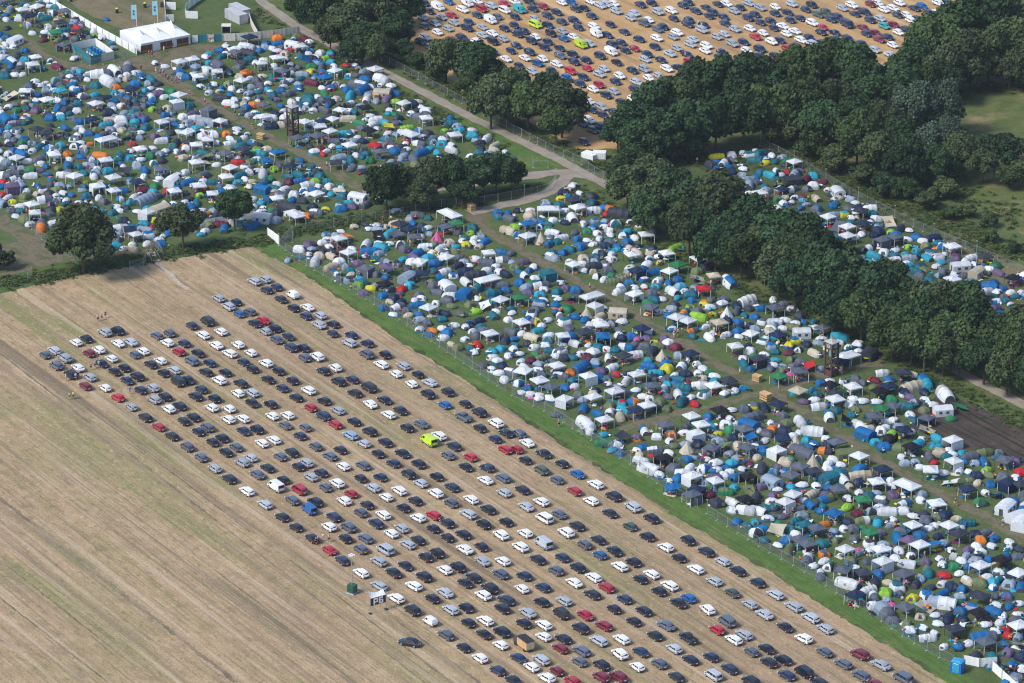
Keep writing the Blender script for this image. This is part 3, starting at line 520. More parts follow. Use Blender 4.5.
def car_proto(t):
    L, W, H, belt, xb, xw, xr, xe, sill, hb, ht = CT[t]
    hw = W / 2; fx, rx = L / 2, -L / 2
    st = [(rx, .80, sill + .18, ht - .22), (rx + .12, .93, sill, ht - .03), (rx + .5, 1.0, sill - .05, belt + .02 if t != 'P' else ht), (xr, 1.0, sill - .08, belt), (0, 1.0, sill - .08, belt), (xb - .1, 1.0, sill - .06, belt),
          (xb + .35, .99, sill - .05, hb - .01), (fx - .35, .95, sill - .02, hb - .1), (fx - .08, .84, sill, hb - .2), (fx, .68, sill + .12, hb - .36)]
    rings = []
    for x, w, z0, z1 in st:
        w *= hw
        rings.append([(x, -w * .9, z0), (x, -w, z0 + .14), (x, -w, z1 - .2), (x, -w * .93, z1 - .03), (x, -w * .55, z1 + .02), (x, w * .55, z1 + .02), (x, w * .93, z1 - .03), (x, w, z1 - .2), (x, w, z0 + .14), (x, w * .9, z0)])
    b = MB(); b.add(*loft(rings))
    tw = hw * (.76 if t not in 'VM' else .86); bw = hw * .94; zb = belt - .02
    bot = [(xe, bw), (xb, bw)]; top = [(xr, tw), (xw, tw)]
    rr = []
    for k, z in ((0, zb), (.92, None), (1, None)):
        xr_, xf_, w_ = xe + (xr - xe) * k, xb + (xw - xb) * k, bw + (tw - bw) * k
        z_ = zb if k == 0 else (zb + (H - zb) * .95 if k < 1 else H)
        if k == 1: xr_ += .12; xf_ -= .12; w_ -= .1
        rr.append([(xr_, -w_, z_), ((xr_ + xf_) / 2, -w_ * 1.0, z_ + (.03 if k else 0)), (xf_, -w_, z_), (xf_ + (.08 if k < 1 else .03), 0, z_ + (.03 if k else 0)), (xf_, w_, z_), ((xr_ + xf_) / 2, w_, z_ + (.03 if k else 0)), (xr_, w_, z_), (xr_ - .03, 0, z_ + (.03 if k else 0))])
    b.add(*loft(rr))
    if t in 'EMS':
        for s in (-1, 1): b.tube((xr + .2, s * (tw - .12), H + .05), (xw - .2, s * (tw - .12), H + .05), .025, n=4)
    if t == 'P':
        b.box((-1.75, 0, ht - .02), (1.5, hw * 1.4, .06), 1); 
        for s in (-1, 1): b.box((-1.7, s * hw * .88, ht + .08), (1.75, .09, .16))
        b.box((rx + .06, 0, ht + .06), (.08, hw * 1.6, .16))
    # mirrors, bumper trim and dark sills
    for s in (-1, 1): b.box((xb - .25, s * (hw + .08), belt + .06), (.14, .2, .13), 1)
    b.box((rx - .01, 0, sill + .16), (.06, hw * 1.4, .16), 1); b.box((fx - .0, 0, sill + .16), (.06, hw * 1.1, .2), 1)
    for s in (-1, 1): b.box((0, s * (hw - .01), sill - .02), (L * .5, .05, .12), 1)
    body = b.mesh(f'body_{t}', [M_PAINT, M_TRIM], smooth=False)
    def P(k, x0, x1, wf):   # point helper on greenhouse side
        return None
    def side(s):
        g = MB(); kk = [.16, .84]
        def pt(fr, k):      # fr 0 rear .. 1 front
            xr_, xf_, w_ = xe + (xr - xe) * k, xb + (xw - xb) * k, bw + (tw - bw) * k
            return (xr_ + (xf_ - xr_) * fr, s * (w_ + .014), zb + (H - zb) * .95 * k)
        segs = {'H': ((.08, .30), (.33, .60), (.63, .93)), 'E': ((.06, .28), (.31, .58), (.61, .93)), 'S': ((.07, .28), (.31, .58), (.61, .93)), 'D': ((.16, .5), (.53, .92)),
                'M': ((.04, .34), (.37, .66), (.69, .95)), 'V': ((.74, .95),), 'C': ((.66, .92),), 'P': ((.1, .45), (.5, .9))}[t]
        for a, c in segs: g.add([pt(a, kk[0]), pt(c, kk[0]), pt(c, kk[1]), pt(a, kk[1])], [(0, 1, 2, 3) if s < 0 else (3, 2, 1, 0)])
        return g.mesh(f'side_window_{t}{s}', [M_GLASS])
    def endwin(front):
        g = MB(); k0, k1 = .14, .86
        def pt(y, k):
            x = (xb + (xw - xb) * k + .08 * (1 - abs(y)) + .016) if front else (xe + (xr - xe) * k - .03 * (1 - abs(y)) - .016)
            return (x, y * (bw + (tw - bw) * k) * .88, zb + (H - zb) * .95 * k + .01)
        g.add([pt(-1, k0), pt(0, k0), pt(1, k0), pt(1, k1), pt(0, k1), pt(-1, k1)], [(0, 1, 4, 5), (1, 2, 3, 4)] if front else [(5, 4, 1, 0), (4, 3, 2, 1)])
        return g.mesh(('windscreen_' if front else 'rear_window_') + t, [M_GLASS])
    parts = [('body', body, 0), ('windscreen', endwin(True), None), ('side_window', side(-1), None), ('side_window', side(1), None)]
    if t not in 'C': parts.append(('rear_window', endwin(False), None))
    r = .33 if t not in 'SPV' else .37
    for x in (-L * .3, L * .3):
        for s in (-1, 1):
            w = MB(); w.tube((x, s * (hw - .2), r), (x, s * (hw + .012), r), r, n=12, m=0); rm = MB().tube((x, s * (hw - .1), r), (x, s * (hw + .03), r), r * .6, n=8)
            parts.append(('wheel', w.mesh(f'wheel_{t}{x:.0f}{s}', [M_TYRE]), None)); parts.append(('wheel>rim', rm.mesh(f'rim_{t}', [M_RIM]), None))
    zl = ht - .2
    for s in (-1, 1):
        parts.append(('tail_light', MB().box((rx + .04, s * hw * .76, zl), (.14, .2, .15)).mesh(f'tail_light_{t}{s}', [M_LAMP]), None))
        parts.append(('headlight', MB().box((fx - .13, s * hw * .66, hb - .27), (.2, .34, .15)).mesh(f'headlight_{t}{s}', [M_HEAD]), None))
    parts.append(('number_plate', MB().box((rx - .03, 0, zl - .12), (.05, .5, .12)).mesh(f'number_plate_{t}', [M_PLATE]), None))
    return parts
CP = {t: car_proto(t) for t in CT}
def yellow_plate(parts):
    me = bpy.data.meshes['number_plate_' + parts[0][1].name[-1]].copy(); me.name = 'number_plate_yellow'; me.materials[0] = M_PLATEY
    return [(n, me if n == 'number_plate' else m, r) for n, m, r in parts]
CPY = {t: yellow_plate(p) for t, p in CP.items()}
# small box truck: dark cab with a pale wooden box body
tb = MB(); tb.box((0, 0, .55), (4.9, 1.5, .25), 1)
tr, tf = loft([[(1.3, -.95, .45), (1.3, .95, .45), (1.3, .95, 1.75), (1.3, -.95, 1.75)], [(1.7, -.95, .45), (1.7, .95, .45), (1.7, .88, 1.95), (1.7, -.88, 1.95)], [(2.15, -.93, .45), (2.15, .93, .45), (2.15, .8, 1.9), (2.15, -.8, 1.9)], [(2.5, -.9, .45), (2.5, .9, .45), (2.5, .85, 1.1), (2.5, -.85, 1.1)], [(2.75, -.8, .5), (2.75, .8, .5), (2.75, .78, .95), (2.75, -.78, .95)]])
tb.add(tr, tf)
bx = MB(); bx.box((-.75, 0, 1.45), (3.6, 1.95, 1.7), 0); bx.box((-.75, 0, 2.33), (3.7, 2.05, .08), 1); bx.box((-2.56, -.45, 1.4), (.03, .8, 1.4), 2); bx.box((-2.56, .45, 1.4), (.03, .8, 1.4), 2); bx.box((-.8, -.99, 1.5), (2.6, .03, 1.0), 2)
tp = [('cab', tb.mesh('cab', [M_PAINT, M_TRIM]), 0), ('box_body', bx.mesh('box_body', [M_PLY, M_TRIM, flat('cream_panel', (.62, .5, .33))]), None)]
for x in (-1.5, 1.8):
    for s in (-1, 1): tp.append(('wheel', MB().tube((x, s * .7, .38), (x, s * .97, .38), .38, n=12).mesh('truck_wheel', [M_TYRE]), None))
tp.append(('windscreen', MB().add([(2.2, -.75, 1.82), (2.2, .75, 1.82), (2.5, .8, 1.15), (2.5, -.8, 1.15)], [(3, 2, 1, 0)]).mesh('truck_windscreen', [M_GLASS]), None))
for s in (-1, 1): tp.append(('tail_light', MB().box((-2.5, s * .8, .6), (.1, .2, .15)).mesh('truck_light', [M_LAMP]), None))
CP['B'] = tp; CPY['B'] = tp

def read(tiles):
    out = []
    for ox, oy, z, s in tiles:
        for e in s.split():
            x, y, c = e.split(','); out.append([ox + float(x) / z, oy + float(y) / z, c, (ox, oy)])
    return out
def dedupe(lst, d):
    out = []
    for e in lst:
        twin = next((o for o in out if o[3] != e[3] and abs(e[0] - o[0]) < 7.2 and abs(e[1] - o[1]) < 5.6), None)   # read twice where two tiles meet
        if twin: twin[0] = (twin[0] + e[0]) / 2; twin[1] = (twin[1] + e[1]) / 2; continue
        if all(abs(e[0] - o[0]) > d or abs(e[1] - o[1]) > d * .75 for o in out): out.append(e)
    return [o[:3] for o in out]
cars = []
def add_car(px, py, code, far):
    c = code[0]; t = code[1:] or random.choices('HESD', (45, 25, 14, 16))[0]
    p = G(px, py, .75); p.z = .035
    cars.append(dict(p=p, c=c, t=t, px=px, py=py, far=far, rz=(UA if not far else UA + math.pi) + math.radians(random.gauss(0, 2.2)),
                     col=(lambda k, h: tuple(max(0.004, x * k * (1 + h * (i - 1))) for i, x in enumerate(CC[c])))(RU(.8, 1.2) if c != 'w' else RU(.93, 1), RU(-.05, .05) if c not in 'ws' else 0), s=RU(.85, .94)))
for e in dedupe(read(CARS_NEAR), 4.2): add_car(*e, False)
for e in dedupe(read(CARS_FAR), 3.4): add_car(*e, True)
lone = dict(p=G(LONE_CAR[0], LONE_CAR[1], .75), c='k', t='D', px=LONE_CAR[0], py=LONE_CAR[1], far=False, rz=UA + math.radians(32), col=CC['k'], s=.95); lone['p'].z = .035
cars.append(lone)
# push apart cars that would touch (rows are tight)
for _ in range(12):
    for i, a in enumerate(cars):
        for b in cars[i + 1:]:
            d = b['p'] - a['p']
            if abs(d.x) > 5 or abs(d.y) > 6: continue
            du, dv = d.dot(U), d.dot(V)
            la = (4.6 if a['t'] in 'VMPB' else 4.1) / 2 + (4.6 if b['t'] in 'VMPB' else 4.1) / 2 + .15
            if abs(du) < la and abs(dv) < 1.95:
                ou, ov = la - abs(du), 1.95 - abs(dv)
                if ov < ou: m = V * (ov / 2 + .01) * (1 if dv > 0 else -1)
                else: m = U * (ou / 2 + .01) * (1 if du > 0 else -1)
                b['p'] = b['p'] + m; a['p'] = a['p'] - m
def kind(c): return KIND[c['t']]
def desc(c): return f"{CN[c['c']]} {kind(c)}"
def nb(c, axis, sgn, maxd, cross):
    best, bd = None, maxd
    for o in cars:
        if o is c: continue
        d = o['p'] - c['p']; a = d.dot(axis) * sgn; x = abs(d.dot(V if axis is U else U))
        if 0.8 < a < bd and x < cross: best, bd = o, a
    return best
special = [c for c in cars if c['t'] in 'VCPB']
plain = [c for c in cars if c['t'] not in 'VCPB']
plain.sort(key=lambda c: -c['py'])
solo, rest = plain[:300], plain[300:]
used = {}
ZONES = ['at the campsite end of its row', 'in the middle of its row', 'at the stubble end of its row']
for c in solo + special:
    ah, bh = nb(c, U, 1, 8.5, 1.6), nb(c, U, -1, 8.5, 1.6)
    s1, s2 = nb(c, V, 1, 4.6, 3.0), nb(c, V, -1, 4.6, 3.0)
    cand = []
    A = f"ahead {'an' if CN[ah['c']][0] in 'aeiou' else 'a'} {desc(ah)}" if ah else 'open ground ahead'
    B = f"behind {'an' if CN[bh['c']][0] in 'aeiou' else 'a'} {desc(bh)}" if bh else 'open ground behind'
    sd = s1 or s2
    if c is lone: cand = ['black saloon standing alone on the bare stubble beyond the parked rows']
    where = 'in the far golden field' if c['far'] else ''
    if where: cand += [f"{desc(c)} {where} with {A[6:] if ah else A} in front"]
    cand += [f"{desc(c)} parked with {A[6:] + ' ahead' if ah else A} and {B[7:] + ' behind' if bh else B}"]
    if s1: cand.append(f"{desc(c)} beside {desc(s1)}, {desc(ah) + ' ahead' if ah else 'nothing ahead'}, {desc(bh) + ' behind' if bh else 'nothing behind'}")
    if s2: cand.append(f"{desc(c)} alongside {desc(s2)}, {desc(ah) + ' ahead' if ah else 'nothing ahead'}, {desc(bh) + ' behind' if bh else 'nothing behind'}")
    if s1 and s2: cand.append(f"{desc(c)} between {desc(s1)} and {desc(s2)}, {desc(ah) + ' ahead' if ah else 'nothing ahead'}")
    for far_n in (2, 3):
        o = c
        for _ in range(far_n):
            o = nb(o, U, 1, 8.5, 1.6) if o else None
        if o: cand.append(f"{desc(c)}, {('second', 'third')[far_n - 2]} car behind {desc(o)}, {desc(bh) + ' following' if bh else 'last of its row'}")
        o = c
        for _ in range(far_n):
            o = nb(o, U, -1, 8.5, 1.6) if o else None
        if o: cand.append(f"{desc(c)}, {('second', 'third')[far_n - 2]} car in front of {desc(o)}, {desc(ah) + ' ahead' if ah else 'first of its row'}")
    u_ = [o for o in cand if len(o.split()) <= 16]
    lab = next((x for x in u_ if x not in used), None) or next(x + z for x in u_ for z in (' near the campsite', ' out in the lot', '')
                                                                if x + z not in used or z == '')
    used[lab] = used.get(lab, 0) + 1
    nm = {'V': 'van', 'C': 'van', 'P': 'pickup_truck', 'B': 'box_truck'}.get(c['t'], 'parked_car')
    pr = (CPY if R() < .1 and c['c'] != 'x' else CP)[c['t']]
    e = place(pr, nm, c['p'], c['rz'], c['s'], [c['col']])
    g = {'van': 'vans among the parked cars', 'pickup_truck': 'pickup trucks among the parked cars', 'parked_car': 'cars parked in rows on the stubble field'}.get(nm)
    tag(e, lab, {'parked_car': 'car', 'van': 'van', 'pickup_truck': 'pickup truck', 'box_truck': 'truck'}[nm], g if c is not lone else None)
merge('remaining_parked_cars', [(CP[c['t']], c['p'], c['rz'], c['s'], [c['col']]) for c in rest], 'rows of parked cars farther off on both stubble fields')
# ---------------------------------------------------------------- tents
TC = dict(w=(0.75, 0.78, 0.82), c=(0.58, 0.52, 0.40), g=(0.12, 0.14, 0.185), d=(0.04, 0.05, 0.075), n=(0.015, 0.032, 0.085), b=(0.008, 0.15, 0.40), t=(0.012, 0.16, 0.22),
          a=(0.03, 0.36, 0.50), l=(0.30, 0.38, 0.48), e=(0.03, 0.22, 0.09), y=(0.62, 0.58, 0.03), o=(0.75, 0.22, 0.03), r=(0.55, 0.02, 0.03), m=(0.16, 0.02, 0.05),
          p=(0.16, 0.11, 0.22), v=(0.17, 0.21, 0.10), k=(0.012, 0.012, 0.018), i=(0.28, 0.55, 0.05), q=(0.6, 0.12, 0.3))
TN = dict(w='white', c='cream', g='grey', d='dark grey', n='navy', b='blue', t='teal', a='turquoise', l='pale blue', e='green', y='yellow', o='orange', r='red', m='maroon',
          p='mauve', v='olive', k='black', i='lime green', q='pink')
def rough(p, a=.03): return (p[0] + RU(-a, a), p[1] + RU(-a, a), max(0, p[2] + RU(-a, a)) if p[2] > .05 else 0)
def dome_proto(i, ex=1.0, h=1.25, skirt=False):
    n, m = 24, 7; pts = []
    for k in range(m + 1):
        t = k / m
        for j in range(n):
            a = 2 * math.pi * (j + .5) / n
            cr = abs(math.cos(2 * (a + math.pi / 4))) ** 1.0     # 1 at the four corners
            rad = (1.12 + .25 * (1 - abs(math.cos(2 * a))) ** .8) * math.cos(t * math.pi / 2) ** .75
            zz = h * math.sin(t * math.pi / 2) ** .85 * (1 - .10 * abs(math.cos(2 * a)) * math.sin(math.pi * t))
            rad *= (1 - .07 * abs(math.cos(2 * a)) * math.sin(math.pi * t))
            pts.append(rough((rad * math.cos(a) * ex, rad * math.sin(a), zz), .018) if 0 < k < m else (rad * math.cos(a) * ex, rad * math.sin(a), zz))
    pts.append((0, 0, h)); faces = {'fly_sheet': [], 'side_panel': [], 'door': []}
    for k in range(m):
        for j in range(n):
            a = (j + 1) / n * 4 % 4; f = (k * n + j, k * n + (j + 1) % n, (k + 1) * n + (j + 1) % n, (k + 1) * n + j)
            q = int((a + .5) % 4); c = (a + .5) % 1
            if i % 3 == 0: key = 'side_panel' if q in (1, 3) else 'fly_sheet'
            elif i % 3 == 1: key = 'side_panel' if k >= m - 3 else 'fly_sheet'
            else: key = 'side_panel' if (k < 2) else 'fly_sheet'
            if q == (i % 4) and .25 < c < .75 and 0 < k < 4: key = 'door'
            faces[key].append(f)
    for j in range(n): faces['side_panel' if i % 3 == 1 else 'fly_sheet'].append((m * n + j, m * n + (j + 1) % n, (m + 1) * n))
    out = []
    for nme, fs in faces.items():
        used_ = sorted({v for f in fs for v in f}); mp = {v: x for x, v in enumerate(used_)}
        me = mesh_from(f'{nme}_dome{i}', [pts[v] for v in used_], [tuple(mp[v] for v in f) for f in fs], M_MESH if nme == 'door' else M_FAB)
        out.append((('fly_sheet>' if nme == 'door' else '') + nme, me, {'fly_sheet': 0, 'side_panel': 1, 'door': None}[nme]))
    # vestibule in front
    return out
def popup_proto(i):
    n, m = 18, 6; pts = []; L, Wd, h = 1.45, 1.05, 1.05
    off = .35 if i % 2 else .15
    for k in range(m + 1):
        t = k / m; c = math.cos(t * math.pi / 2) ** .8
        for j in range(n):
            a = 2 * math.pi * j / n
            x = L * c * math.cos(a) + off * (1 - c); y = Wd * c * math.sin(a) * (1 - .22 * max(0, -math.cos(a)))
            z = h * math.sin(t * math.pi / 2) ** .9 * (1 - .12 * abs(math.sin(3 * a)) * math.sin(math.pi * t))
            pts.append(rough((x, y, z), .025) if k else (x, y, z))
    pts.append((off, 0, h)); faces = {'fly_sheet': [], 'ground_skirt': [], 'door': []}
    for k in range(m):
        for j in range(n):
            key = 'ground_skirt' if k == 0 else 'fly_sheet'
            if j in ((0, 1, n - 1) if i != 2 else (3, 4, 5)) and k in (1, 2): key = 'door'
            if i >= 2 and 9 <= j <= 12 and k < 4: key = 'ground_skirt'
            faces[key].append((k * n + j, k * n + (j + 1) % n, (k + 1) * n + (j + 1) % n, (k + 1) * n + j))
    for j in range(n): faces['fly_sheet'].append((m * n + j, m * n + (j + 1) % n, (m + 1) * n))
    out = []
    for nme, fs in faces.items():
        used_ = sorted({v for f in fs for v in f}); mp = {v: x for x, v in enumerate(used_)}
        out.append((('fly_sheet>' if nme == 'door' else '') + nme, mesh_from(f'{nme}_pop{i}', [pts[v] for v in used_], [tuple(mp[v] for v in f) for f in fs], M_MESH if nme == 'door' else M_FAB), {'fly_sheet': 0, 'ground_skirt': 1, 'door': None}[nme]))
    return out
def tunnel_proto(i, L, Wd, h, hoops):
    n = 12; st = []; k0 = 3
    xs = []; 
    for s in range(hoops - 1):
        x0 = -L / 2 + L * s / (hoops - 1); x1 = -L / 2 + L * (s + 1) / (hoops - 1)
        for q in range(k0): xs.append((x0 + (x1 - x0) * q / k0, q))
    xs.append((L / 2, 0)); rows = []
    def ring(x, sc, sag): return [rough((x, Wd / 2 * sc * (1 - sag) * math.cos(math.pi * j / n), h * sc * (1 - sag) * math.sin(math.pi * j / n) ** .85), .015) if 0 < j < n else (x, Wd / 2 * sc * math.cos(math.pi * j / n), 0) for j in range(n + 1)]
    rows.append(ring(-L / 2 - .75, .28, 0)); rows.append(ring(-L / 2 - .4, .75, .02))
    for x, q in xs: rows.append(ring(x, 1 - .12 * (abs(x) / (L / 2)) ** 2, .055 if q else 0))
    rows.append(ring(L / 2 + .25, .72, .0))
    pts = [p for r in rows for p in r]; F = {'fly_sheet': [], 'side_panel': [], 'door': []}; w = n + 1
    nr = len(rows)
    for a in range(nr - 1):
        seg = (a - 2) // k0
        for j in range(n):
            key = 'side_panel' if seg == 0 and a >= 2 or a < 2 else 'fly_sheet'
            if i % 3 == 2 and (j < 3 or j > n - 4): key = 'side_panel'
            F[key].append((a * w + j, a * w + j + 1, (a + 1) * w + j + 1, (a + 1) * w + j))
    F['door'].append(tuple((nr - 1) * w + j for j in range(n + 1))); F['side_panel'].append(tuple(j for j in range(n + 1))[::-1])
    # poles sewn into the fly sheet
    out = []
    for nme, fs in F.items():
        if not fs: continue
        used_ = sorted({v for f in fs for v in f}); mp = {v: x for x, v in enumerate(used_)}
        out.append((('fly_sheet>' if nme == 'door' else '') + nme, mesh_from(f'{nme}_tun{i}_{L}', [pts[v] for v in used_], [tuple(mp[v] for v in f) for f in fs], M_MESH if nme == 'door' else M_FAB), {'fly_sheet': 0, 'side_panel': 1, 'door': None}[nme]))
    if L > 3.5:
        wb = MB()
        for s in (-1, 1): wb.add([(-.4, s * (Wd * .445), .75), (.5, s * (Wd * .445), .75), (.5, s * (Wd * .385), 1.15), (-.4, s * (Wd * .385), 1.15)], [(0, 1, 2, 3)] if s < 0 else [(3, 2, 1, 0)])
        out.append(('window', wb.mesh(f'window_tun{i}', [M_MESH]), None))
    return out
def gazebo_proto(i, lx=3.0, ly=3.0, walls=0, h=2.05, pk=.62):
    hx, hy = lx / 2, ly / 2; b = MB(); nseg = 4
    # hipped roof with a slight sag and a valance
    ridge = max(0, hx - hy)
    def roofz(x, y):
        dx = max(0, abs(x) - ridge) / hy; dy = abs(y) / hy; d = max(dx, dy)
        return h + pk * (1 - d) ** 1.0 - .10 * math.sin(math.pi * min(1, d)) - (.03 if i % 2 else .0) * math.sin(9 * x) * d
    nx, ny = (8 if lx <= 3.2 else 14), 8; vs = []
    for a in range(nx + 1):
        for c in range(ny + 1):
            x, y = -hx + lx * a / nx, -hy + ly * c / ny; vs.append((x, y, roofz(x, y) + RU(-.012, .012)))
    fs = [(a * (ny + 1) + c, (a + 1) * (ny + 1) + c, (a + 1) * (ny + 1) + c + 1, a * (ny + 1) + c + 1) for a in range(nx) for c in range(ny)]
    b.add(vs, fs)
    for (x0, y0, x1, y1) in ((-hx, -hy, hx, -hy), (hx, -hy, hx, hy), (hx, hy, -hx, hy), (-hx, hy, -hx, -hy)):
        k = 6; vv = []
        for q in range(k + 1):
            x, y = x0 + (x1 - x0) * q / k, y0 + (y1 - y0) * q / k
            vv += [(x * 1.003, y * 1.003, roofz(x, y) + .0), (x * 1.012, y * 1.012, h - .2 - (.05 if q % 2 else 0))]
        b.add(vv, [(2 * q + 1, 2 * q + 3, 2 * q + 2, 2 * q) for q in range(k)])
    out = [('canopy', b.mesh(f'canopy_gaz{i}{lx}', [M_FAB]), 0)]
    ps = [(-hx + .05, -hy + .05), (hx - .05, -hy + .05), (hx - .05, hy - .05), (-hx + .05, hy - .05)]
    if lx > 4: ps += [(0, -hy + .05), (0, hy - .05)]
    for (x, y) in ps: out.append(('leg', MB().tube((x * 1.02, y * 1.02, 0), (x, y, h), .055, .05, n=5).mesh(f'gazebo_leg', [M_STEELW if i != 3 else M_TRIM]), None))
    for wn in range(walls):
        s = [(-hx, hy, hx, hy), (-hx, -hy, -hx, hy), (hx, hy, hx, -hy), (-hx, -hy, 0, -hy)][(wn + i) % 4]
        k = 8; vv = []
        for q in range(k + 1):
            x, y = s[0] + (s[2] - s[0]) * q / k, s[1] + (s[3] - s[1]) * q / k; wv = .04 * (1 if q % 2 else -1)
            vv += [(x * .985 + wv, y * .985 + wv, .03), (x * .985, y * .985, h - .03)]
        out.append(('side_wall', mesh_from(f'side_wall{i}{wn}', vv, [(2 * q, 2 * q + 2, 2 * q + 3, 2 * q + 1) for q in range(k)], M_FAB), 1))
    return out
def tarp_proto(i):
    n = 8; vs = []; Lx, Ly = 3.8, 2.6
    hz = [(1.9, 1.6, .25, .9), (2.0, 1.9, 1.3, 1.4), (1.5, .15, 1.6, .3)][i]
    for a in range(n + 1):
        for c in range(n + 1):
            u, v = a / n, c / n; z = (hz[0] * (1 - u) + hz[1] * u) * (1 - v) + (hz[2] * (1 - u) + hz[3] * u) * v
            z -= .35 * math.sin(math.pi * u) * math.sin(math.pi * v) * .7 - .05 * math.sin(7 * u + 3 * v)
            pin = .12 * (math.sin(math.pi * v)); pin2 = .12 * math.sin(math.pi * u)
            vs.append(((u - .5) * Lx * (1 - pin), (v - .5) * Ly * (1 - pin2), max(z, .06)))
    fs = [(a * (n + 1) + c, (a + 1) * (n + 1) + c, (a + 1) * (n + 1) + c + 1, a * (n + 1) + c + 1) for a in range(n) for c in range(n)]
    out = [('tarp_sheet', mesh_from(f'tarp{i}', vs, fs, M_FAB), 0)]
    for idx in (0, n * (n + 1), n, (n + 1) ** 2 - 1):
        x, y, z = vs[idx]
        if z > .5: out.append(('pole', MB().tube((x, y, 0), (x, y, z + .05), .03, n=5).mesh('tarp_pole', [M_METAL]), None))
    return out
def pyramid_proto():
    n = 8; F = []; vs = []; m = 4
    for k in range(m):
        t = k / m
        for j in range(n): a = 2 * math.pi * j / n; r = 1.75 * (1 - t) ** 1.12; vs.append((r * math.cos(a), r * math.sin(a), 2.7 * t))
    vs.append((0, 0, 2.75))
    for k in range(m - 1):
        for j in range(n): F.append((k * n + j, k * n + (j + 1) % n, (k + 1) * n + (j + 1) % n, (k + 1) * n + j))
    for j in range(n): F.append(((m - 1) * n + j, (m - 1) * n + (j + 1) % n, m * n))
    d = mesh_from('pyramid_door', [(1.66, -.3, .05), (1.66, .3, .05), (.95, 0, 1.3)], [(0, 1, 2)], M_MESH)
    return [('fly_sheet', mesh_from('pyramid', vs, F, M_FAB), 0), ('door', d, None), ('pole', MB().tube((0, 0, 2.6), (0, 0, 2.95), .04, n=5).mesh('tip_pole', [M_METAL]), None)]
def cabin_proto(i):
    b = MB(); lx, ly, h, pk = 1.9, 1.5, 1.65, .55
    prof = [(-ly, 0), (-ly * .98, h), (-ly * .5, h + pk * .75), (0, h + pk), (ly * .5, h + pk * .75), (ly * .98, h), (ly, 0)]
    rings = [[(x * (1 if 0 < k < 4 else 1.0), y * s, z * s2) for y, z in prof] for k, (x, s, s2) in enumerate(((-lx - .15, .96, .97), (-lx * .6, 1, 1), (0, 1, .975), (lx * .6, 1, 1), (lx + .15, .96, .97)))]
    vs, fs = loft(rings, cap=True); b.add(vs, fs)
    out = [('fly_sheet', b.mesh(f'cabin{i}', [M_FAB]), 0)]
    w = MB()
    for x in (-.9, .7): 
        for s in (-1, 1): w.add([(x - .35, s * 1.51, .7), (x + .35, s * 1.51, .7), (x + .35, s * 1.50, 1.3), (x - .35, s * 1.50, 1.3)], [(0, 1, 2, 3) if s < 0 else (3, 2, 1, 0)])
    out.append(('window', w.mesh('cabin_window', [M_MESH]), None))
    out.append(('door', mesh_from('cabin_door', [(lx + .17, -.45, .05), (lx + .17, .45, .05), (lx + .17, .38, 1.5), (lx + .17, -.38, 1.5)], [(0, 1, 2, 3)], M_MESH if i else M_FAB), 1))
    return out
DOME = [dome_proto(i, ex) for i, ex in ((0, 1.0), (1, 1.15), (2, 1.25), (3, 1.0), (4, 1.3), (5, 1.1))]
POP = [popup_proto(i) for i in range(4)]
TUN = [tunnel_proto(0, 2.6, 2.0, 1.35, 3), tunnel_proto(1, 3.0, 2.2, 1.5, 3), tunnel_proto(2, 2.8, 2.1, 1.4, 4)]
BTUN = [tunnel_proto(0, 4.6, 3.0, 2.0, 4), tunnel_proto(1, 5.0, 3.0, 2.05, 5), tunnel_proto(5, 4.4, 2.9, 1.95, 4)]
GAZ = [gazebo_proto(i) for i in range(4)]; WGAZ = [gazebo_proto(0, 5.6, 3.0), gazebo_proto(1, 5.6, 3.0)]
XGAZ = [gazebo_proto(0, walls=2), gazebo_proto(1, walls=3), gazebo_proto(2, walls=2)]
TARP = [tarp_proto(i) for i in range(3)]; PYR = [pyramid_proto()]; CAB = [cabin_proto(0), cabin_proto(1)]
KINDS = {'G': (GAZ, 'gazebo', 'gazebo', 2.3, 1.75), 'W': (WGAZ, 'gazebo', 'gazebo', 2.3, 2.5), 'X': (XGAZ, 'gazebo', 'gazebo', 1.9, 1.75), 'D': (DOME, 'dome_tent', 'tent', .6, 1.25), 'P': (POP, 'pop_up_tent', 'tent', .5, 1.1),
         'U': (TUN, 'tunnel_tent', 'tent', .7, 1.5), 'V': (BTUN, 'tunnel_tent', 'tent', .95, 2.2), 'Y': (PYR, 'pyramid_tent', 'tent', 1.1, 1.5), 'A': (TARP, 'awning', 'awning', 1.3, 1.7), 'C': (CAB, 'cabin_tent', 'tent', 1.1, 1.9)}
TNAME = {'G': 'gazebo', 'W': 'long gazebo', 'X': 'walled gazebo', 'D': 'dome tent', 'P': 'pop-up tent', 'U': 'tunnel tent', 'V': 'large tunnel tent', 'Y': 'pyramid tent', 'A': 'awning sheet', 'C': 'cabin tent'}
tents = []
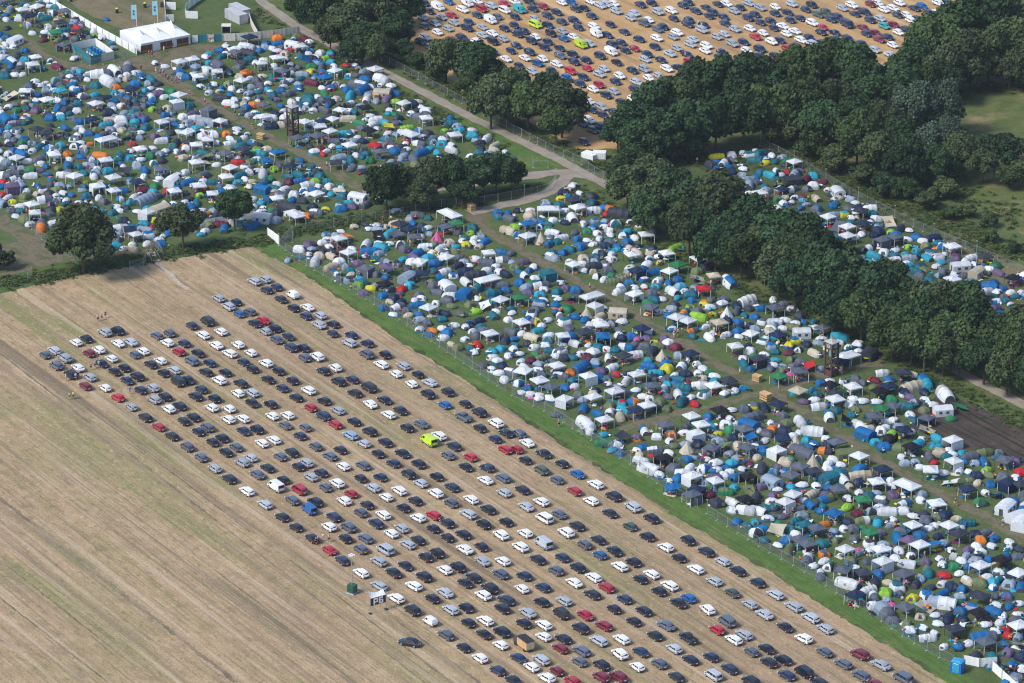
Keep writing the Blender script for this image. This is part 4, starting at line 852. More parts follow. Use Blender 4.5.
def add_tent(p, t, c, px=None, py=None, traced=False):
    cols = [TC[x] for x in c]
    if len(cols) == 1:
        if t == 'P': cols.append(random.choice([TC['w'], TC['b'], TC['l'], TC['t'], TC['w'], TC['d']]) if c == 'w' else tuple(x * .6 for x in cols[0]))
        elif t == 'D': cols.append(TC['g'] if c == 'w' and R() < .3 else (lambda f: tuple(min(.8, x * f) for x in cols[0]))(RU(.55, 1.25)))
        elif t in 'UV': cols.append(TC['g'] if c in 'wl' and R() < .25 else (lambda f: tuple(min(.8, x * f) for x in cols[0]))(RU(.65, 1.1)))
        else: cols.append(cols[0])
    k = RU(.84, 1.04); h = RU(-.05, .05); cols = [tuple(min(.82, x * k * (1 + (h * (i - 1) if max(q) < .5 else abs(h) * .4 * (i - 1)))) for i, x in enumerate(q)) for q in cols]
    protos = KINDS[t][0]
    if t in 'GWX': rz = UA + random.choice([0, math.pi / 2]) + math.radians(random.gauss(0, 14)); s = RU(.94, 1.04)
    elif t in 'V': rz = (UA + random.choice([0, math.pi, math.pi / 2]) + math.radians(random.gauss(0, 25))); s = RU(.85, 1.05)
    else: rz = RU(0, 2 * math.pi); s = {'P': RU(.82, 1.08), 'D': RU(.82, 1.22), 'U': RU(.88, 1.1)}.get(t, RU(.9, 1.05))
    pr = random.choice(protos)
    if t in 'GX' and c == 'k': pr = protos[-1] if t == 'X' else GAZ[3]
    scl = (s * RU(.93, 1.08), s * RU(.93, 1.08), s * RU(.92, 1.08))
    q = PX(p)
    tents.append(dict(p=Vector((p.x, p.y, .012)), t=t, c=c, cols=cols, rz=rz, s=scl, pr=pr, px=q[0], py=q[1], r=KINDS[t][4] * s, traced=traced))
for ox, oy, z, s_ in TENTS:
    for e in s_.split():
        x, y, code = e.split(','); t = code[0]
        q = G(ox + float(x) / z, oy + float(y) / z, KINDS[t][3]); q.z = 0
        if any((o['p'] - q).length < .8 for o in tents): continue
        add_tent(q, t, code[1:], traced=True)
# grid of positions for quick neighbour look-up; push apart tents that would overlap
def relax(n):
    for _ in range(n):
        cell = {}
        for i, a in enumerate(tents): cell.setdefault((int(a['p'].x // 5), int(a['p'].y // 5)), []).append(i)
        for i, a in enumerate(tents):
            cx, cy = int(a['p'].x // 5), int(a['p'].y // 5)
            for dx in (-1, 0, 1):
                for dy in (-1, 0, 1):
                    for j in cell.get((cx + dx, cy + dy), ()):
                        if j <= i: continue
                        b = tents[j]; d = b['p'] - a['p']; L = d.length; need = (a['r'] + b['r']) * .80
                        if 1e-3 < L < need:
                            m = d * ((need - L) / L * .5 * .8); wa = 1 if a['traced'] else 1.5
                            a['p'] = a['p'] - m; b['p'] = b['p'] + m
relax(8)
def inside(pt, poly):
    x, y = pt; c = False; n = len(poly)
    for i in range(n):
        x0, y0 = poly[i]; x1, y1 = poly[(i + 1) % n]
        if (y0 > y) != (y1 > y) and x < (x1 - x0) * (y - y0) / (y1 - y0) + x0: c = not c
    return c
CAMPS = [
 [(-30, -20), (35, -8), (68, 12), (100, 34), (118, 45), (100, 66), (138, 60), (180, 60), (225, 47), (258, 42), (300, 37), (330, 50), (365, 68), (400, 92), (440, 115), (480, 135), (515, 160), (490, 176), (430, 190), (372, 206), (330, 214), (290, 222), (255, 228), (205, 236), (160, 246), (120, 254), (75, 256), (45, 242), (25, 222), (0, 206), (-30, 190)],
 [(283, 262), (300, 240), (330, 232), (420, 216), (470, 222), (500, 212), (545, 202), (560, 190), (580, 186), (606, 212), (640, 238), (680, 270), (720, 292), (760, 305), (800, 325), (850, 342), (870, 352), (900, 372), (925, 378), (940, 395), (905, 425), (950, 440), (985, 452), (1040, 478), (1060, 500), (1060, 720), (1010, 690), (985, 662), (945, 652), (908, 634), (875, 610), (842, 590), (810, 568), (768, 545), (707, 507), (672, 487), (630, 458), (597, 437), (550, 407), (512, 389), (410, 320), (352, 285), (310, 263)],
 [(700, 160), (740, 152), (772, 152), (812, 174), (850, 200), (915, 231), (943, 243), (980, 258), (1018, 274), (1060, 290), (1060, 350), (1000, 330), (960, 310), (900, 285), (860, 262), (810, 235), (750, 200)],
]
EXCL = [([(463, 213), (485, 230), (512, 245), (560, 272), (610, 300), (674, 338), (720, 366), (768, 392), (830, 428), (880, 461), (930, 488), (980, 514), (1060, 560)], 3.0),
        ([(620, 430), (670, 416), (724, 403), (768, 392), (800, 382), (830, 372), (870, 366), (905, 356)], 3.2), ([(140, 66), (175, 84), (215, 108), (256, 131), (326, 166), (366, 193)], 2.8),
        ([(0, 25), (20, 35), (45, 55), (65, 65), (100, 68), (140, 62)], 3.2), ([(0, 84), (30, 80), (62, 72)], 2.6), ([(831, 373), (831, 373.1)], 4.0), ([(293, 135), (293, 135.1)], 3.6), ([(478, 206), (550, 198)], 2.2)]
EXW = [([G(*p) for p in pl], w) for pl, w in EXCL]
ENCL = [[(68, 44), (98, 40), (120, 57), (103, 66), (88, 66), (68, 54)], [(115, 52), (138, 54), (192, 42), (225, 42), (215, 52), (188, 60), (178, 76), (165, 78), (150, 62)], [(936, 396), (962, 400), (1000, 416), (1060, 442), (1060, 480), (1024, 462), (985, 450), (945, 438), (925, 425)], [(470, 190), (545, 183), (575, 182), (556, 200), (500, 214), (440, 216)]]
def seg_d(p, a, b):
    ab = b - a; t = max(0, min(1, (p - a).dot(ab) / max(ab.length_squared, 1e-9))); return (p - a - ab * t).length
def blocked(p, r):
    for pl, w in EXW:
        for a, b in zip(pl, pl[1:]):
            if seg_d(p, a, b) < w + r * .6: return True
    q = PX(p); return any(inside(q[:2], e) for e in ENCL)
STRIPW = [(252, 247), (279, 247), (308, 268), (352, 292), (410, 328), (512, 397), (550, 415), (597, 445), (672, 495), (707, 515), (768, 553), (842, 598), (908, 641), (961, 669), (1000, 705), (1060, 757), (900, 720), (252, 262)]
tents[:] = [t for t in tents if not inside(PX(t['p'])[:2], STRIPW)]
cell = {}
def put(i): a = tents[i]; cell.setdefault((int(a['p'].x // 6), int(a['p'].y // 6)), []).append(i)
for i in range(len(tents)): put(i)
WT = [('P', 32), ('D', 40), ('U', 20), ('G', 5), ('A', 2), ('V', 2)]
WC = [('w', 24), ('g', 13), ('d', 7), ('n', 8), ('b', 14), ('t', 12), ('a', 8), ('l', 11), ('c', 5), ('v', 3), ('e', 3), ('i', 1.5), ('r', 1.3), ('o', 1), ('m', 1), ('p', 2), ('y', .8)]
nfill = 0
for poly in CAMPS:
    wp = [G(*p) for p in poly]; x0, x1 = min(p.x for p in wp), max(p.x for p in wp); y0, y1 = min(p.y for p in wp), max(p.y for p in wp)
    wpoly = [(p.x, p.y) for p in wp]
    for _ in range(int((x1 - x0) * (y1 - y0) / 2.2)):
        p = Vector((RU(x0, x1), RU(y0, y1), 0))
        if not inside((p.x, p.y), wpoly): continue
        if noise.noise(p * .13 + Vector((3, 8, 0))) > .25: continue          # small clearings
        t = random.choices([a for a, _ in WT], [b for _, b in WT])[0]; r = KINDS[t][4] * .95; ok = True
        cx, cy = int(p.x // 6), int(p.y // 6)
        for dx in (-1, 0, 1):
            for dy in (-1, 0, 1):
                for j in cell.get((cx + dx, cy + dy), ()):
                    if (tents[j]['p'] - p).length < (tents[j]['r'] + r) * .93: ok = False; break
                if not ok: break
            if not ok: break
        if not ok or blocked(p, r): continue
        c = random.choices([a for a, _ in WC], [b for _, b in WC])[0]
        if t == 'P' and R() < .3: c = 'w'
        if t == 'D' and R() < .25: c = random.choice('wl') + random.choice('gbtd')
        if t == 'G': c = random.choice('wwwgdn')
        if t == 'A': c = random.choice('gdvc')
        add_tent(p, t, c); put(len(tents) - 1); nfill += 1
print('tents traced', len(tents) - nfill, 'filled', nfill)
def tdesc(t):
    c = t['c']; n = TN[c[0]]
    if len(c) > 1 and c[1] != c[0]: n = f"{TN[c[0]]} and {TN[c[1]]}"
    return f"{n} {TNAME[t['t']]}"
byk = {}
for t in sorted(tents, key=lambda t: (-t['py'] - (60 if t['traced'] else 0))): byk.setdefault(KINDS[t['t']][1], []).append(t)
ind, massed = [], []
for k, lst in byk.items():
    vis = [t for t in lst if -12 < t['px'] < 1036 and -6 < t['py'] < 696]
    cap = {'dome_tent': 285, 'pop_up_tent': 285, 'tunnel_tent': 290, 'gazebo': 290}.get(k, 280)
    ind += vis[:cap]; massed += vis[cap:] + [t for t in lst if t not in vis]
gr = {}
for i, t in enumerate(tents): gr.setdefault((int(t['p'].x // 8), int(t['p'].y // 8)), []).append(t)
seen = {}
def art(s): return ('an ' if s[0] in 'aeiou' else 'a ') + s
def near_t(t, k=6):
    cx, cy = int(t['p'].x // 8), int(t['p'].y // 8); l = [o for dx in (-1, 0, 1) for dy in (-1, 0, 1) for o in gr.get((cx + dx, cy + dy), ()) if o is not t]
    return sorted(l, key=lambda o: (o['p'] - t['p']).length)[:k]
def rel(t, o):
    d = o['p'] - t['p']
    return ('behind it' if d.y > 0 else 'in front') if abs(d.y) > abs(d.x) else ('to its right' if d.x > 0 else 'to its left')
GRP = {'gazebo': 'gazebos among the tents', 'dome_tent': 'dome tents pitched on the grass', 'pop_up_tent': 'pop-up tents pitched on the grass', 'tunnel_tent': 'tunnel tents pitched on the grass',
       'awning': 'sheets strung up as awnings', 'cabin_tent': 'cabin tents pitched on the grass', 'pyramid_tent': 'pyramid tents pitched on the grass'}
dups = 0
for t in ind:
    ns = near_t(t, 8); d = tdesc(t); cand = []
    for o in ns[:4]: cand.append(f"{d} with {art(tdesc(o))} {rel(t, o)}")
    for i in range(min(5, len(ns))):
        for j in range(i + 1, min(7, len(ns))):
            cand.append(f"{d}, {tdesc(ns[i])} {rel(t, ns[i])}, {tdesc(ns[j])} {rel(t, ns[j])}")
    fit = [c for c in cand if len(c.replace('-', ' ').split()) <= 16] or [d + ' on the trodden grass']
    # prefer labels with two neighbours: they single out more surely
    fit.sort(key=lambda c: -c.count(','))
    lab = next((c for c in fit if c not in seen), fit[0]); dups += lab in seen; seen[lab] = 1
    _, nm, cat, _, _ = KINDS[t['t']]
    tag(place(t['pr'], nm, t['p'], t['rz'], t['s'], t['cols']), lab, cat, GRP[nm])
print('individual tents', len(ind), 'massed', len(massed), 'same labels', dups)
merge('remaining_tents', [(t['pr'], t['p'], t['rz'], t['s'], t['cols']) for t in massed], 'small closely pitched tents filling the gaps between the larger ones')
# ---------------------------------------------------------------- trees
def crown_mesh(name, lobes, nleaf, size, seed, droop=0.0):
    rs = np.random.RandomState(seed); C = []; Nn = []
    lb = []
    for i in range(lobes):
        a = rs.uniform(0, 2 * math.pi); el = rs.uniform(-.22, 1.0); rr = rs.uniform(.45, .86)
        c = np.array([math.cos(a) * rr * math.cos(el * 1.2), math.sin(a) * rr * math.cos(el * 1.2), el * .72 + rs.uniform(-.08, .08)])
        lb.append((c, rs.uniform(.20, .36)))
    lb.append((np.array([0, 0, 0.0]), .5)); lb.append((np.array([0.1, -.1, 0.4]), .4))
    w = np.array([r ** 2 for _, r in lb]); w /= w.sum()
    k = rs.choice(len(lb), nleaf, p=w)
    d = rs.normal(size=(nleaf, 3)); d /= np.linalg.norm(d, axis=1)[:, None]
    rad = np.array([lb[i][1] for i in k]) * (1 - np.abs(rs.normal(0, .16, nleaf))) * (1 + .10 * np.sin(d[:, 0] * 7 + k) * np.cos(d[:, 1] * 6))
    P = np.array([lb[i][0] for i in k]) + d * rad[:, None] + rs.normal(0, .03, (nleaf, 3))
    P[:, 2] -= droop * (P[:, 0] ** 2 + P[:, 1] ** 2)
    n = d + rs.normal(0, .7, (nleaf, 3)); n[:, 2] += .25; n /= np.linalg.norm(n, axis=1)[:, None]
    t = np.cross(n, rs.normal(size=(nleaf, 3))); t /= np.linalg.norm(t, axis=1)[:, None]; b = np.cross(n, t)
    s = size * rs.uniform(.55, 1.35, nleaf)[:, None]
    q = np.stack([P - t * s - b * s * .6, P + t * s * .4 - b * s, P + t * s + b * s * .5, P - t * s * .3 + b * s], 1).reshape(-1, 3)
    me = bpy.data.meshes.new(name); me.vertices.add(len(q)); me.vertices.foreach_set('co', q.astype(np.float32).ravel())
    me.loops.add(len(q)); me.loops.foreach_set('vertex_index', np.arange(len(q), dtype=np.int32))
    me.polygons.add(nleaf); me.polygons.foreach_set('loop_start', np.arange(0, nleaf * 4, 4, dtype=np.int32)); me.polygons.foreach_set('loop_total', np.full(nleaf, 4, np.int32))
    me.materials.append(M_LEAF); me.update(calc_edges=True); return me
def trunk_mesh(name, h, r, seed, limbs=5):
    rnd = random.Random(seed); b = MB(); ls = []; p = Vector((0, 0, -.02)); q = Vector((rnd.uniform(-.1, .1), rnd.uniform(-.1, .1), h * .55))
    b.tube(p, q, r, r * .7, n=8); top = Vector((rnd.uniform(-.4, .4), rnd.uniform(-.4, .4), h * 1.1)); b.tube(q, top, r * .7, r * .25, n=7)
    for i in range(limbs):
        s = q + (top - q) * rnd.uniform(-.1, .6); a = 2 * math.pi * i / limbs + rnd.uniform(-.4, .4); L = rnd.uniform(.35, .6) * h
        e = s + Vector((math.cos(a) * L, math.sin(a) * L, rnd.uniform(.25, .6) * L)); ls.append(MB().tube(s, e, r * .38, r * .1, n=5).mesh('limb', [M_BARK]))
    return [('trunk', b.mesh(name, [M_BARK]), None)] + [('trunk>limb', l, None) for l in ls]
# unit: crown radius 6 m, centre at 7.7 m
def tree_proto(i, lobes, nleaf, size, hc=7.7, rxy=6.7, rz=6.5, droop=0, tr=.34):
    cm = crown_mesh(f'crown_{i}', lobes, nleaf, size / 6.0, 100 + i, droop)
    cm.transform(Matrix.Translation((0, 0, hc)) @ Matrix.Diagonal((rxy, rxy, rz, 1)))
    return [('crown', cm, 0)] + trunk_mesh(f'trunk_{i}', hc, tr, i)
TREES = [tree_proto(0, 22, 9000, .33), tree_proto(1, 26, 9500, .32, rz=6.8), tree_proto(2, 18, 8500, .34, rz=5.6), tree_proto(3, 30, 9500, .31, rxy=7.1), tree_proto(4, 24, 9000, .33, rz=7.2, rxy=6.3)]
WILLOW = [tree_proto(5, 30, 10000, .26, hc=7.2, rz=7.0, droop=.25), tree_proto(6, 26, 9500, .26, hc=7.2, rz=7.4, rxy=6.1, droop=.2)]
BUSH = [tree_proto(7, 16, 4500, .42, hc=4.6, rz=5.0, tr=.2), tree_proto(8, 14, 4500, .42, hc=4.2, rz=4.4, tr=.2), tree_proto(9, 20, 5000, .40, hc=5.0, rz=6.0, tr=.2)]
DK = [(0.050, 0.088, 0.036), (0.060, 0.100, 0.038), (0.078, 0.110, 0.036), (0.050, 0.080, 0.030), (0.090, 0.112, 0.044), (0.062, 0.100, 0.040), (0.10, 0.12, 0.05)]
# name of the group, phrase, entries cx,cy,r[,kind]  (crown centre and radius in the photograph)
TG = [
 ('solitary trees on the ditch bank', [('82,238,26,T', 'broad round tree on the ditch bank where the dirt tracks fork'), ('182,223,20,T', 'tall tree on the ditch bank beside the small footbridge'),
   ('234,208,17,T', 'smaller slender tree on the ditch bank behind a white sheeted fence'), ('-3,256,15,B', 'dark bush cut off by the picture edge beside the dirt track')]),
 ('trees hiding the gravel road above the first campsite', '320,8,22 346,22,22 372,8,20 330,30,17 362,38,18 396,24,20 388,4,18 352,48,13 300,4,14 410,4,16 378,48,14 403,48,12'),
 ('trees between the gravel road and the golden field', '404,36,12,B 416,60,12,B 446,58,17 462,48,14 481,64,21 470,84,14 491,98,23 512,88,20 528,104,20 548,92,16 562,108,22 556,124,16 437,74,10,B'),
 ('row of trees along the ditch between the campsites', '386,184,20 408,180,18 430,176,20 452,174,19 474,172,20 496,170,18 512,172,14 420,192,14 462,190,14'),
 ('woodland behind the golden parking field', '632,124,20 652,108,20 676,96,22 702,88,24 728,86,24 752,80,24 776,84,22 800,74,24 824,64,24 850,62,26 866,84,20 640,144,18 664,132,22 690,124,24 716,118,24 744,114,24 772,110,24 800,106,24 828,100,24 790,132,20,B 820,126,20 848,110,22 618,134,14 '
  '660,152,15,B 690,146,16,B 900,88,20 918,62,24 936,44,24 958,30,26 982,20,26 1006,18,24 940,70,22 965,58,24 990,50,24 1014,46,22 905,72,18 1026,60,20 926,84,18 950,84,16 872,100,18 890,104,16,B 960,78,14,B 1010,68,16 860,72,20'),
 ('trees and bushes between woodland and meadow', '858,134,24 823,124,18 884,120,18 905,104,18,W 918,112,22,W 943,110,22,W 950,128,15,W 900,136,20 930,142,22,W 880,150,20 906,160,20 936,160,20 962,150,18 988,147,12,B 1008,152,18,B 984,162,16 '
  '862,174,15,B 838,158,16,B 812,146,16,B 884,184,15,B 906,190,13,B 926,200,13,B 944,190,12,B 950,214,8,B 968,210,10,B 988,220,9,B 990,236,8,B 1010,178,14,B 1024,172,14,B 1014,248,6,B 955,172,12,B'),
 ('row of large trees along the gravel road', '632,170,17 628,186,18 652,176,22 652,200,22 672,192,24 694,204,26 700,222,24 722,208,28 730,236,22 750,220,28 756,244,22 778,234,28 800,252,28 816,270,26 808,236,22 838,280,26 862,286,24 838,256,22 880,296,26 890,318,22 906,300,26 868,308,20 920,324,26 '
  '936,308,28 952,336,26 966,318,28 984,344,24 1000,336,26 1018,352,26 1024,330,24 936,346,20 912,342,18 1004,362,18 960,356,16 1036,366,22 968,290,18,B 890,276,20 648,212,20 690,226,22 716,242,22 742,252,20 780,268,22 796,280,24 835,302,24 862,314,22 893,330,24 925,343,22 944,350,20 985,358,20 1008,368,20 1030,376,20'),
]
ORD = ['first', 'second', 'third', 'fourth', 'fifth', 'sixth', 'seventh', 'eighth', 'ninth', 'tenth', 'eleventh', 'twelfth', 'thirteenth', 'fourteenth', 'fifteenth', 'sixteenth', 'seventeenth', 'eighteenth', 'nineteenth', 'twentieth']
ORD += ['twenty-' + o for o in ORD[:9]] + ['thirtieth'] + ['thirty-' + o for o in ORD[:9]] + ['fortieth'] + ['forty-' + o for o in ORD[:9]] + ['fiftieth'] + ['fifty-' + o for o in ORD[:9]] + ['sixtieth'] + ['sixty-' + o for o in ORD[:9]] + ['seventieth'] + ['seventy-' + o for o in ORD[:9]]
def add_tree(e, label, group):
    f = e.split(','); cx, cy, r = float(f[0]), float(f[1]), float(f[2]); k = f[3] if len(f) > 3 else 'T'
    sc_guess = cp * (cy + 25 + 1430) / CAMZ; R_ = r / sc_guess; s = R_ / 6.0 * 1.06
    hc = {'T': 7.7, 'W': 7.2, 'B': 4.6}[k] * s
    if k == 'T' and s < .75: hc += 0
    p = G(cx, cy, hc * (1.06 if k == 'T' else 1)); p.z = 0
    protos = {'T': TREES, 'W': WILLOW, 'B': BUSH}[k]; c = random.choice(DK)
    if k == 'W': c = (0.13, 0.17, 0.105)
    if k == 'B': c = random.choice([(0.06, 0.10, 0.032), (0.085, 0.12, 0.04), (0.05, 0.085, 0.038), (0.11, 0.13, 0.05)])
    f_ = RU(.85, 1.5); c = (c[0] * f_ * .86, c[1] * f_, c[2] * f_ * 1.08); s *= RU(.9, 1.1)
    t = place(random.choice(protos), {'T': 'broadleaf_tree', 'W': 'willow_tree', 'B': 'bush'}[k], p, RU(0, 6.28), (s * RU(.95, 1.08), s * RU(.95, 1.08), s), [c])
    tag(t, label, {'T': 'tree', 'W': 'tree', 'B': 'bush'}[k], group)
for g, ent in TG:
    if isinstance(ent, list):
        for e, l in ent: add_tree(e, l, g)
        continue
    es = sorted(ent.split(), key=lambda e: float(e.split(',')[0]) + .3 * float(e.split(',')[1])); cnt = {}
    for e in es:
        k = (e + ',T').split(',')[3] or 'T'; cnt[k] = cnt.get(k, 0) + 1
        w = {'T': 'dark green tree', 'W': 'pale silvery tree', 'B': 'low green bush'}[k]
        short = {"trees hiding the gravel road above the first campsite": "clump over the upper gravel road", "trees between the gravel road and the golden field": "clump before the golden field", "row of trees along the ditch between the campsites": "row between the two campsites", "woodland behind the golden parking field": "wood beside the golden car park", "trees and bushes between woodland and meadow": "belt beside the meadow"}.get(g, "long row along the road")
        add_tree(e, f"{w}, {ORD[cnt[k] - 1]} from left in the {short}", g)
# ---------------------------------------------------------------- fences
def thing(name, label, cat, loc=(0, 0, 0), rz=0.0, group=None):
    e = bpy.data.objects.new(name, None); COL.objects.link(e); e.location = loc; e.rotation_euler.z = rz; e.empty_display_size = .3
    return tag(e, label, cat, group)
# construction fence panel, 3.5 m long, along +x
def panel_mesh():
    b = MB(); L, h = 3.45, 2.0
    for x in (0.03, L - .03): b.tube((x, 0, .1), (x, 0, h), .028, n=4)
    for z in (.18, h - .03): b.tube((0, 0, z), (L, 0, z), .022, n=4)
    for i in range(1, 17): b.tube((L * i / 17, 0, .2), (L * i / 17, 0, h), .007, n=3, cap=False)
    for i in range(1, 9): b.tube((0, 0, .2 + 1.8 * i / 9), (L, 0, .2 + 1.8 * i / 9), .007, n=3, cap=False)
    return b.mesh('mesh_panel', [M_METAL])
PANEL = panel_mesh(); FOOT = MB().box((0, 0, .07), (.24, .65, .14)).mesh('fence_foot', [M_CONC]); POST = MB().box((0, 0, 1.05), (.09, .09, 2.1)).mesh('fence_clamp_post', [M_METAL])
POLE = MB().tube((0, 0, 0), (0, 0, 3.1), .04, n=5).box((0, 0, 3.1), (.4, .2, .12)).mesh('fence_post_tall', [M_METAL])
def resample(pts, L):
    out = [pts[0]]; i = 0; cur = pts[0]
    while i < len(pts) - 1:
        d = pts[i + 1] - cur
        if d.length < L:
            # walk past the corner
            rem = L - d.length; i += 1
            if i >= len(pts) - 1: break
            n = pts[i + 1] - pts[i]
            while n.length < rem and i < len(pts) - 2: rem -= n.length; i += 1; n = pts[i + 1] - pts[i]
            cur = pts[i] + n.normalized() * rem
        else: cur = cur + d.normalized() * L
        out.append(cur)
    return out
def mesh_fence(px, label, tall=False):
    pts = resample([G(*p) for p in px], 3.5); e = thing('construction_fence', label, 'fence', pts[0], group=None)
    for i, (a, b) in enumerate(zip(pts, pts[1:])):
        if i >= 98: break
        d = b - a; o = obj('fence_panel', PANEL, e, loc=a - pts[0], rz=math.atan2(d.y, d.x)); o.scale.x = d.length / 3.5
        obj('fence_foot', FOOT, e, loc=a - pts[0], rz=math.atan2(d.y, d.x))
        if i % 2 == 0: obj('fence_post', POST if not (tall and i % 4 == 0) else POLE, e, loc=a - pts[0] + Vector((0, 0, .01)), rz=math.atan2(d.y, d.x))
    return e
F_FRONT = [(279, 246), (308, 267), (330, 279), (352, 291), (410, 327), (512, 396), (550, 414), (597, 444)]
mesh_fence([(279, 246), (308, 267), (352, 291), (410, 327), (460, 361), (512, 396)], 'mesh fence along the lush strip in front of the orange awning', True)
mesh_fence([(512, 396), (550, 414), (597, 444), (630, 464), (672, 494), (707, 514)], 'mesh fence along the lush strip in front of the beige pyramid tent', True)
mesh_fence([(707, 514), (768, 552), (810, 575), (842, 597), (875, 617), (908, 640), (943, 660), (961, 668)], 'mesh fence along the lush strip ending near the blue toilet cabin', True)
mesh_fence([(345, 43), (400, 70), (463, 104), (513, 132), (551, 152), (581, 164), (594, 174), (622, 188), (660, 208)], 'mesh fence following the far side of the gravel road past the junction')
mesh_fence([(556, 181), (552, 190), (534, 195), (500, 201), (470, 206), (440, 207), (400, 216), (350, 224), (293, 233), (280, 246)], 'mesh fence along the ditch between the two campsites', True)
mesh_fence([(22, 220), (42, 240), (68, 258), (80, 258)], 'short mesh fence at the corner by the fork of the dirt tracks')
mesh_fence([(760, 146), (775, 152), (824, 180), (853, 197), (915, 228), (943, 240), (980, 255), (1018, 272), (1060, 290)], 'mesh fence between the far campsite strip and the meadow bushes', True)
mesh_fence([(548, 168), (532, 168), (532, 161)], 'small stray mesh fence on the grass beside the road junction')
mesh_fence([(151, 250), (154, 245), (163, 257)], 'bent run of mesh fence beside the footbridge')
mesh_fence([(130, 270), (145, 266), (146, 262)], 'loose mesh barrier lying beside the ditch above the stubble')
mesh_fence([(28, 281), (30, 276), (43, 274)], 'single mesh barrier standing in the ditch growth near the bush')
mesh_fence([(70, 46), (76, 60), (90, 66), (106, 64), (118, 60), (136, 56), (137, 50)], 'mesh fence round the teal and white washing enclosure')
mesh_fence([(280, 246), (292, 244), (294, 234)], 'gate of mesh panels at the corner behind the white sheeted barrier')

def solid_fence(px, label, h=2.0, spans=None, L=3.4, name='sheeted_fence', mats=None, group=None):
    """white or printed sheets on a run of panels, one part per panel"""
    pts = resample([G(*p) for p in px], L) if L else [G(*p) for p in px]
    if L and (pts[-1] - G(*px[-1])).length > .6: pts.append(G(*px[-1]))
    e = thing(name, label, 'fence', pts[0], group=group)
    for i, (a, b) in enumerate(zip(pts, pts[1:])):
        d = b - a; n = Vector((-d.y, d.x, 0)).normalized() * .015; nb_ = 6; vs = []
        for q in range(nb_ + 1):
            w = n * (1 + (1.8 if q % 2 else 0)); p = a - pts[0] + d * (q / nb_) * .985
            for s in (1, -1):
                vs += [tuple(p + w * 1.0 + n * s + Vector((0, 0, .08))), tuple(p + w + n * s + Vector((0, 0, h - (.05 if q % 3 == 1 else 0))))]
        fs = []
        for q in range(nb_): o = q * 4; fs += [(o, o + 4, o + 5, o + 1), (o + 3, o + 7, o + 6, o + 2), (o + 1, o + 5, o + 7, o + 3)]
        m = (mats[i % len(mats)] if mats else M_WHITEP)
        obj('fence_sheet', mesh_from('sheet_panel', vs, fs, m), e)
        obj('fence_post', POST, e, loc=a - pts[0] - n * 5, rz=math.atan2(d.y, d.x))
    return e
solid_fence([(26, -8), (46, 3), (70, 17), (100, 35), (137, 55)], 'long white sheeted fence running diagonally down to the white marquee', 2.2)
solid_fence([(192, 43), (198, 42.6)], 'single cream sheet panel against the white marquee end', 2.1)
solid_fence([(198, 42.6), (207, 42.2)], 'teal banner panel nearer the marquee beside a photo print banner', 2.2, L=0, mats=[M_TEAL], name='banner_fence')
M_PHOTO = flat('photo_print', (.5, .4, .36), .6, .8, scale=1.6)
solid_fence([(207.2, 42.2), (214, 42)], 'banner panel with a blurred photo print between two teal banners', 2.2, L=0, mats=[M_PHOTO], name='banner_fence')
solid_fence([(214.2, 42), (222, 41.6)], 'teal banner panel beside the cream sheeted fence towards the container', 2.2, L=0, mats=[M_TEAL], name='banner_fence')
M_CREAMP = flat('cream_sheeting', (.58, .54, .48), .7, .1)
solid_fence([(222.5, 41.5), (240, 41), (258, 39.6), (275, 37.6), (300, 34)], 'cream sheeted fence running from the teal banners to the dark trees', 2.2, mats=[M_CREAMP])
solid_fence([(258, 39), (252, 28), (249, 19)], 'white sheeted fence branching back past the grey containers', 2.2, mats=[M_CREAMP])
solid_fence([(166, 24), (165, 8), (163, -4)], 'white sheeted fence running back from behind the marquee roof', 2.0)
solid_fence([(165, 22.5), (174, 22)], 'short white fence panel nearest the marquee roof', 2.2, L=0)
solid_fence([(166, 9.5), (176, 10)], 'short white fence panel farther behind the marquee', 2.2, L=0)
solid_fence([(198, 19), (186, 18.6), (185, 12), (195, 4), (206, -3)], 'hooked white fence on the lawn behind the marquee', 2.2)
solid_fence([(267.5, 237), (279.5, 245.5)], 'white sheeted barrier at the campsite corner by the lush strip', 2.4, L=0)
solid_fence([(202, 228), (225, 224), (245, 220), (258, 219)], 'white sheeted fence behind the slender ditch tree', 2.0)
solid_fence([(963, 664), (979, 667.5), (997, 666)], 'white screen round the big blue tunnel tent by the toilet cabin', 1.9, L=0)
solid_fence([(992, 671), (1002, 680), (1016, 693)], 'white screen slanting down the lush grass past the toilet cabin', 2.1, L=0)
# washing enclosure
solid_fence([(72, 51.5), (81, 57.5), (90.5, 64.5)], 'teal printed screen on the long side of the washing enclosure', 2.3, L=0, mats=[M_TEAL])
solid_fence([(90.8, 64.6), (101.5, 62)], 'teal printed screen closing the near end of the washing enclosure', 2.3, L=0, mats=[M_TEAL])
solid_fence([(101.7, 62), (114, 59)], 'cream screen beside the teal screens of the washing enclosure', 2.2, L=0, mats=[M_CREAMP])
solid_fence([(114, 59), (105, 52), (95.6, 46)], 'white screen on the marquee side of the washing enclosure', 2.2, L=0)
solid_fence([(95.6, 46), (83, 48.5), (72, 51.3)], 'white screen closing the far end of the washing enclosure', 2.2, L=0)

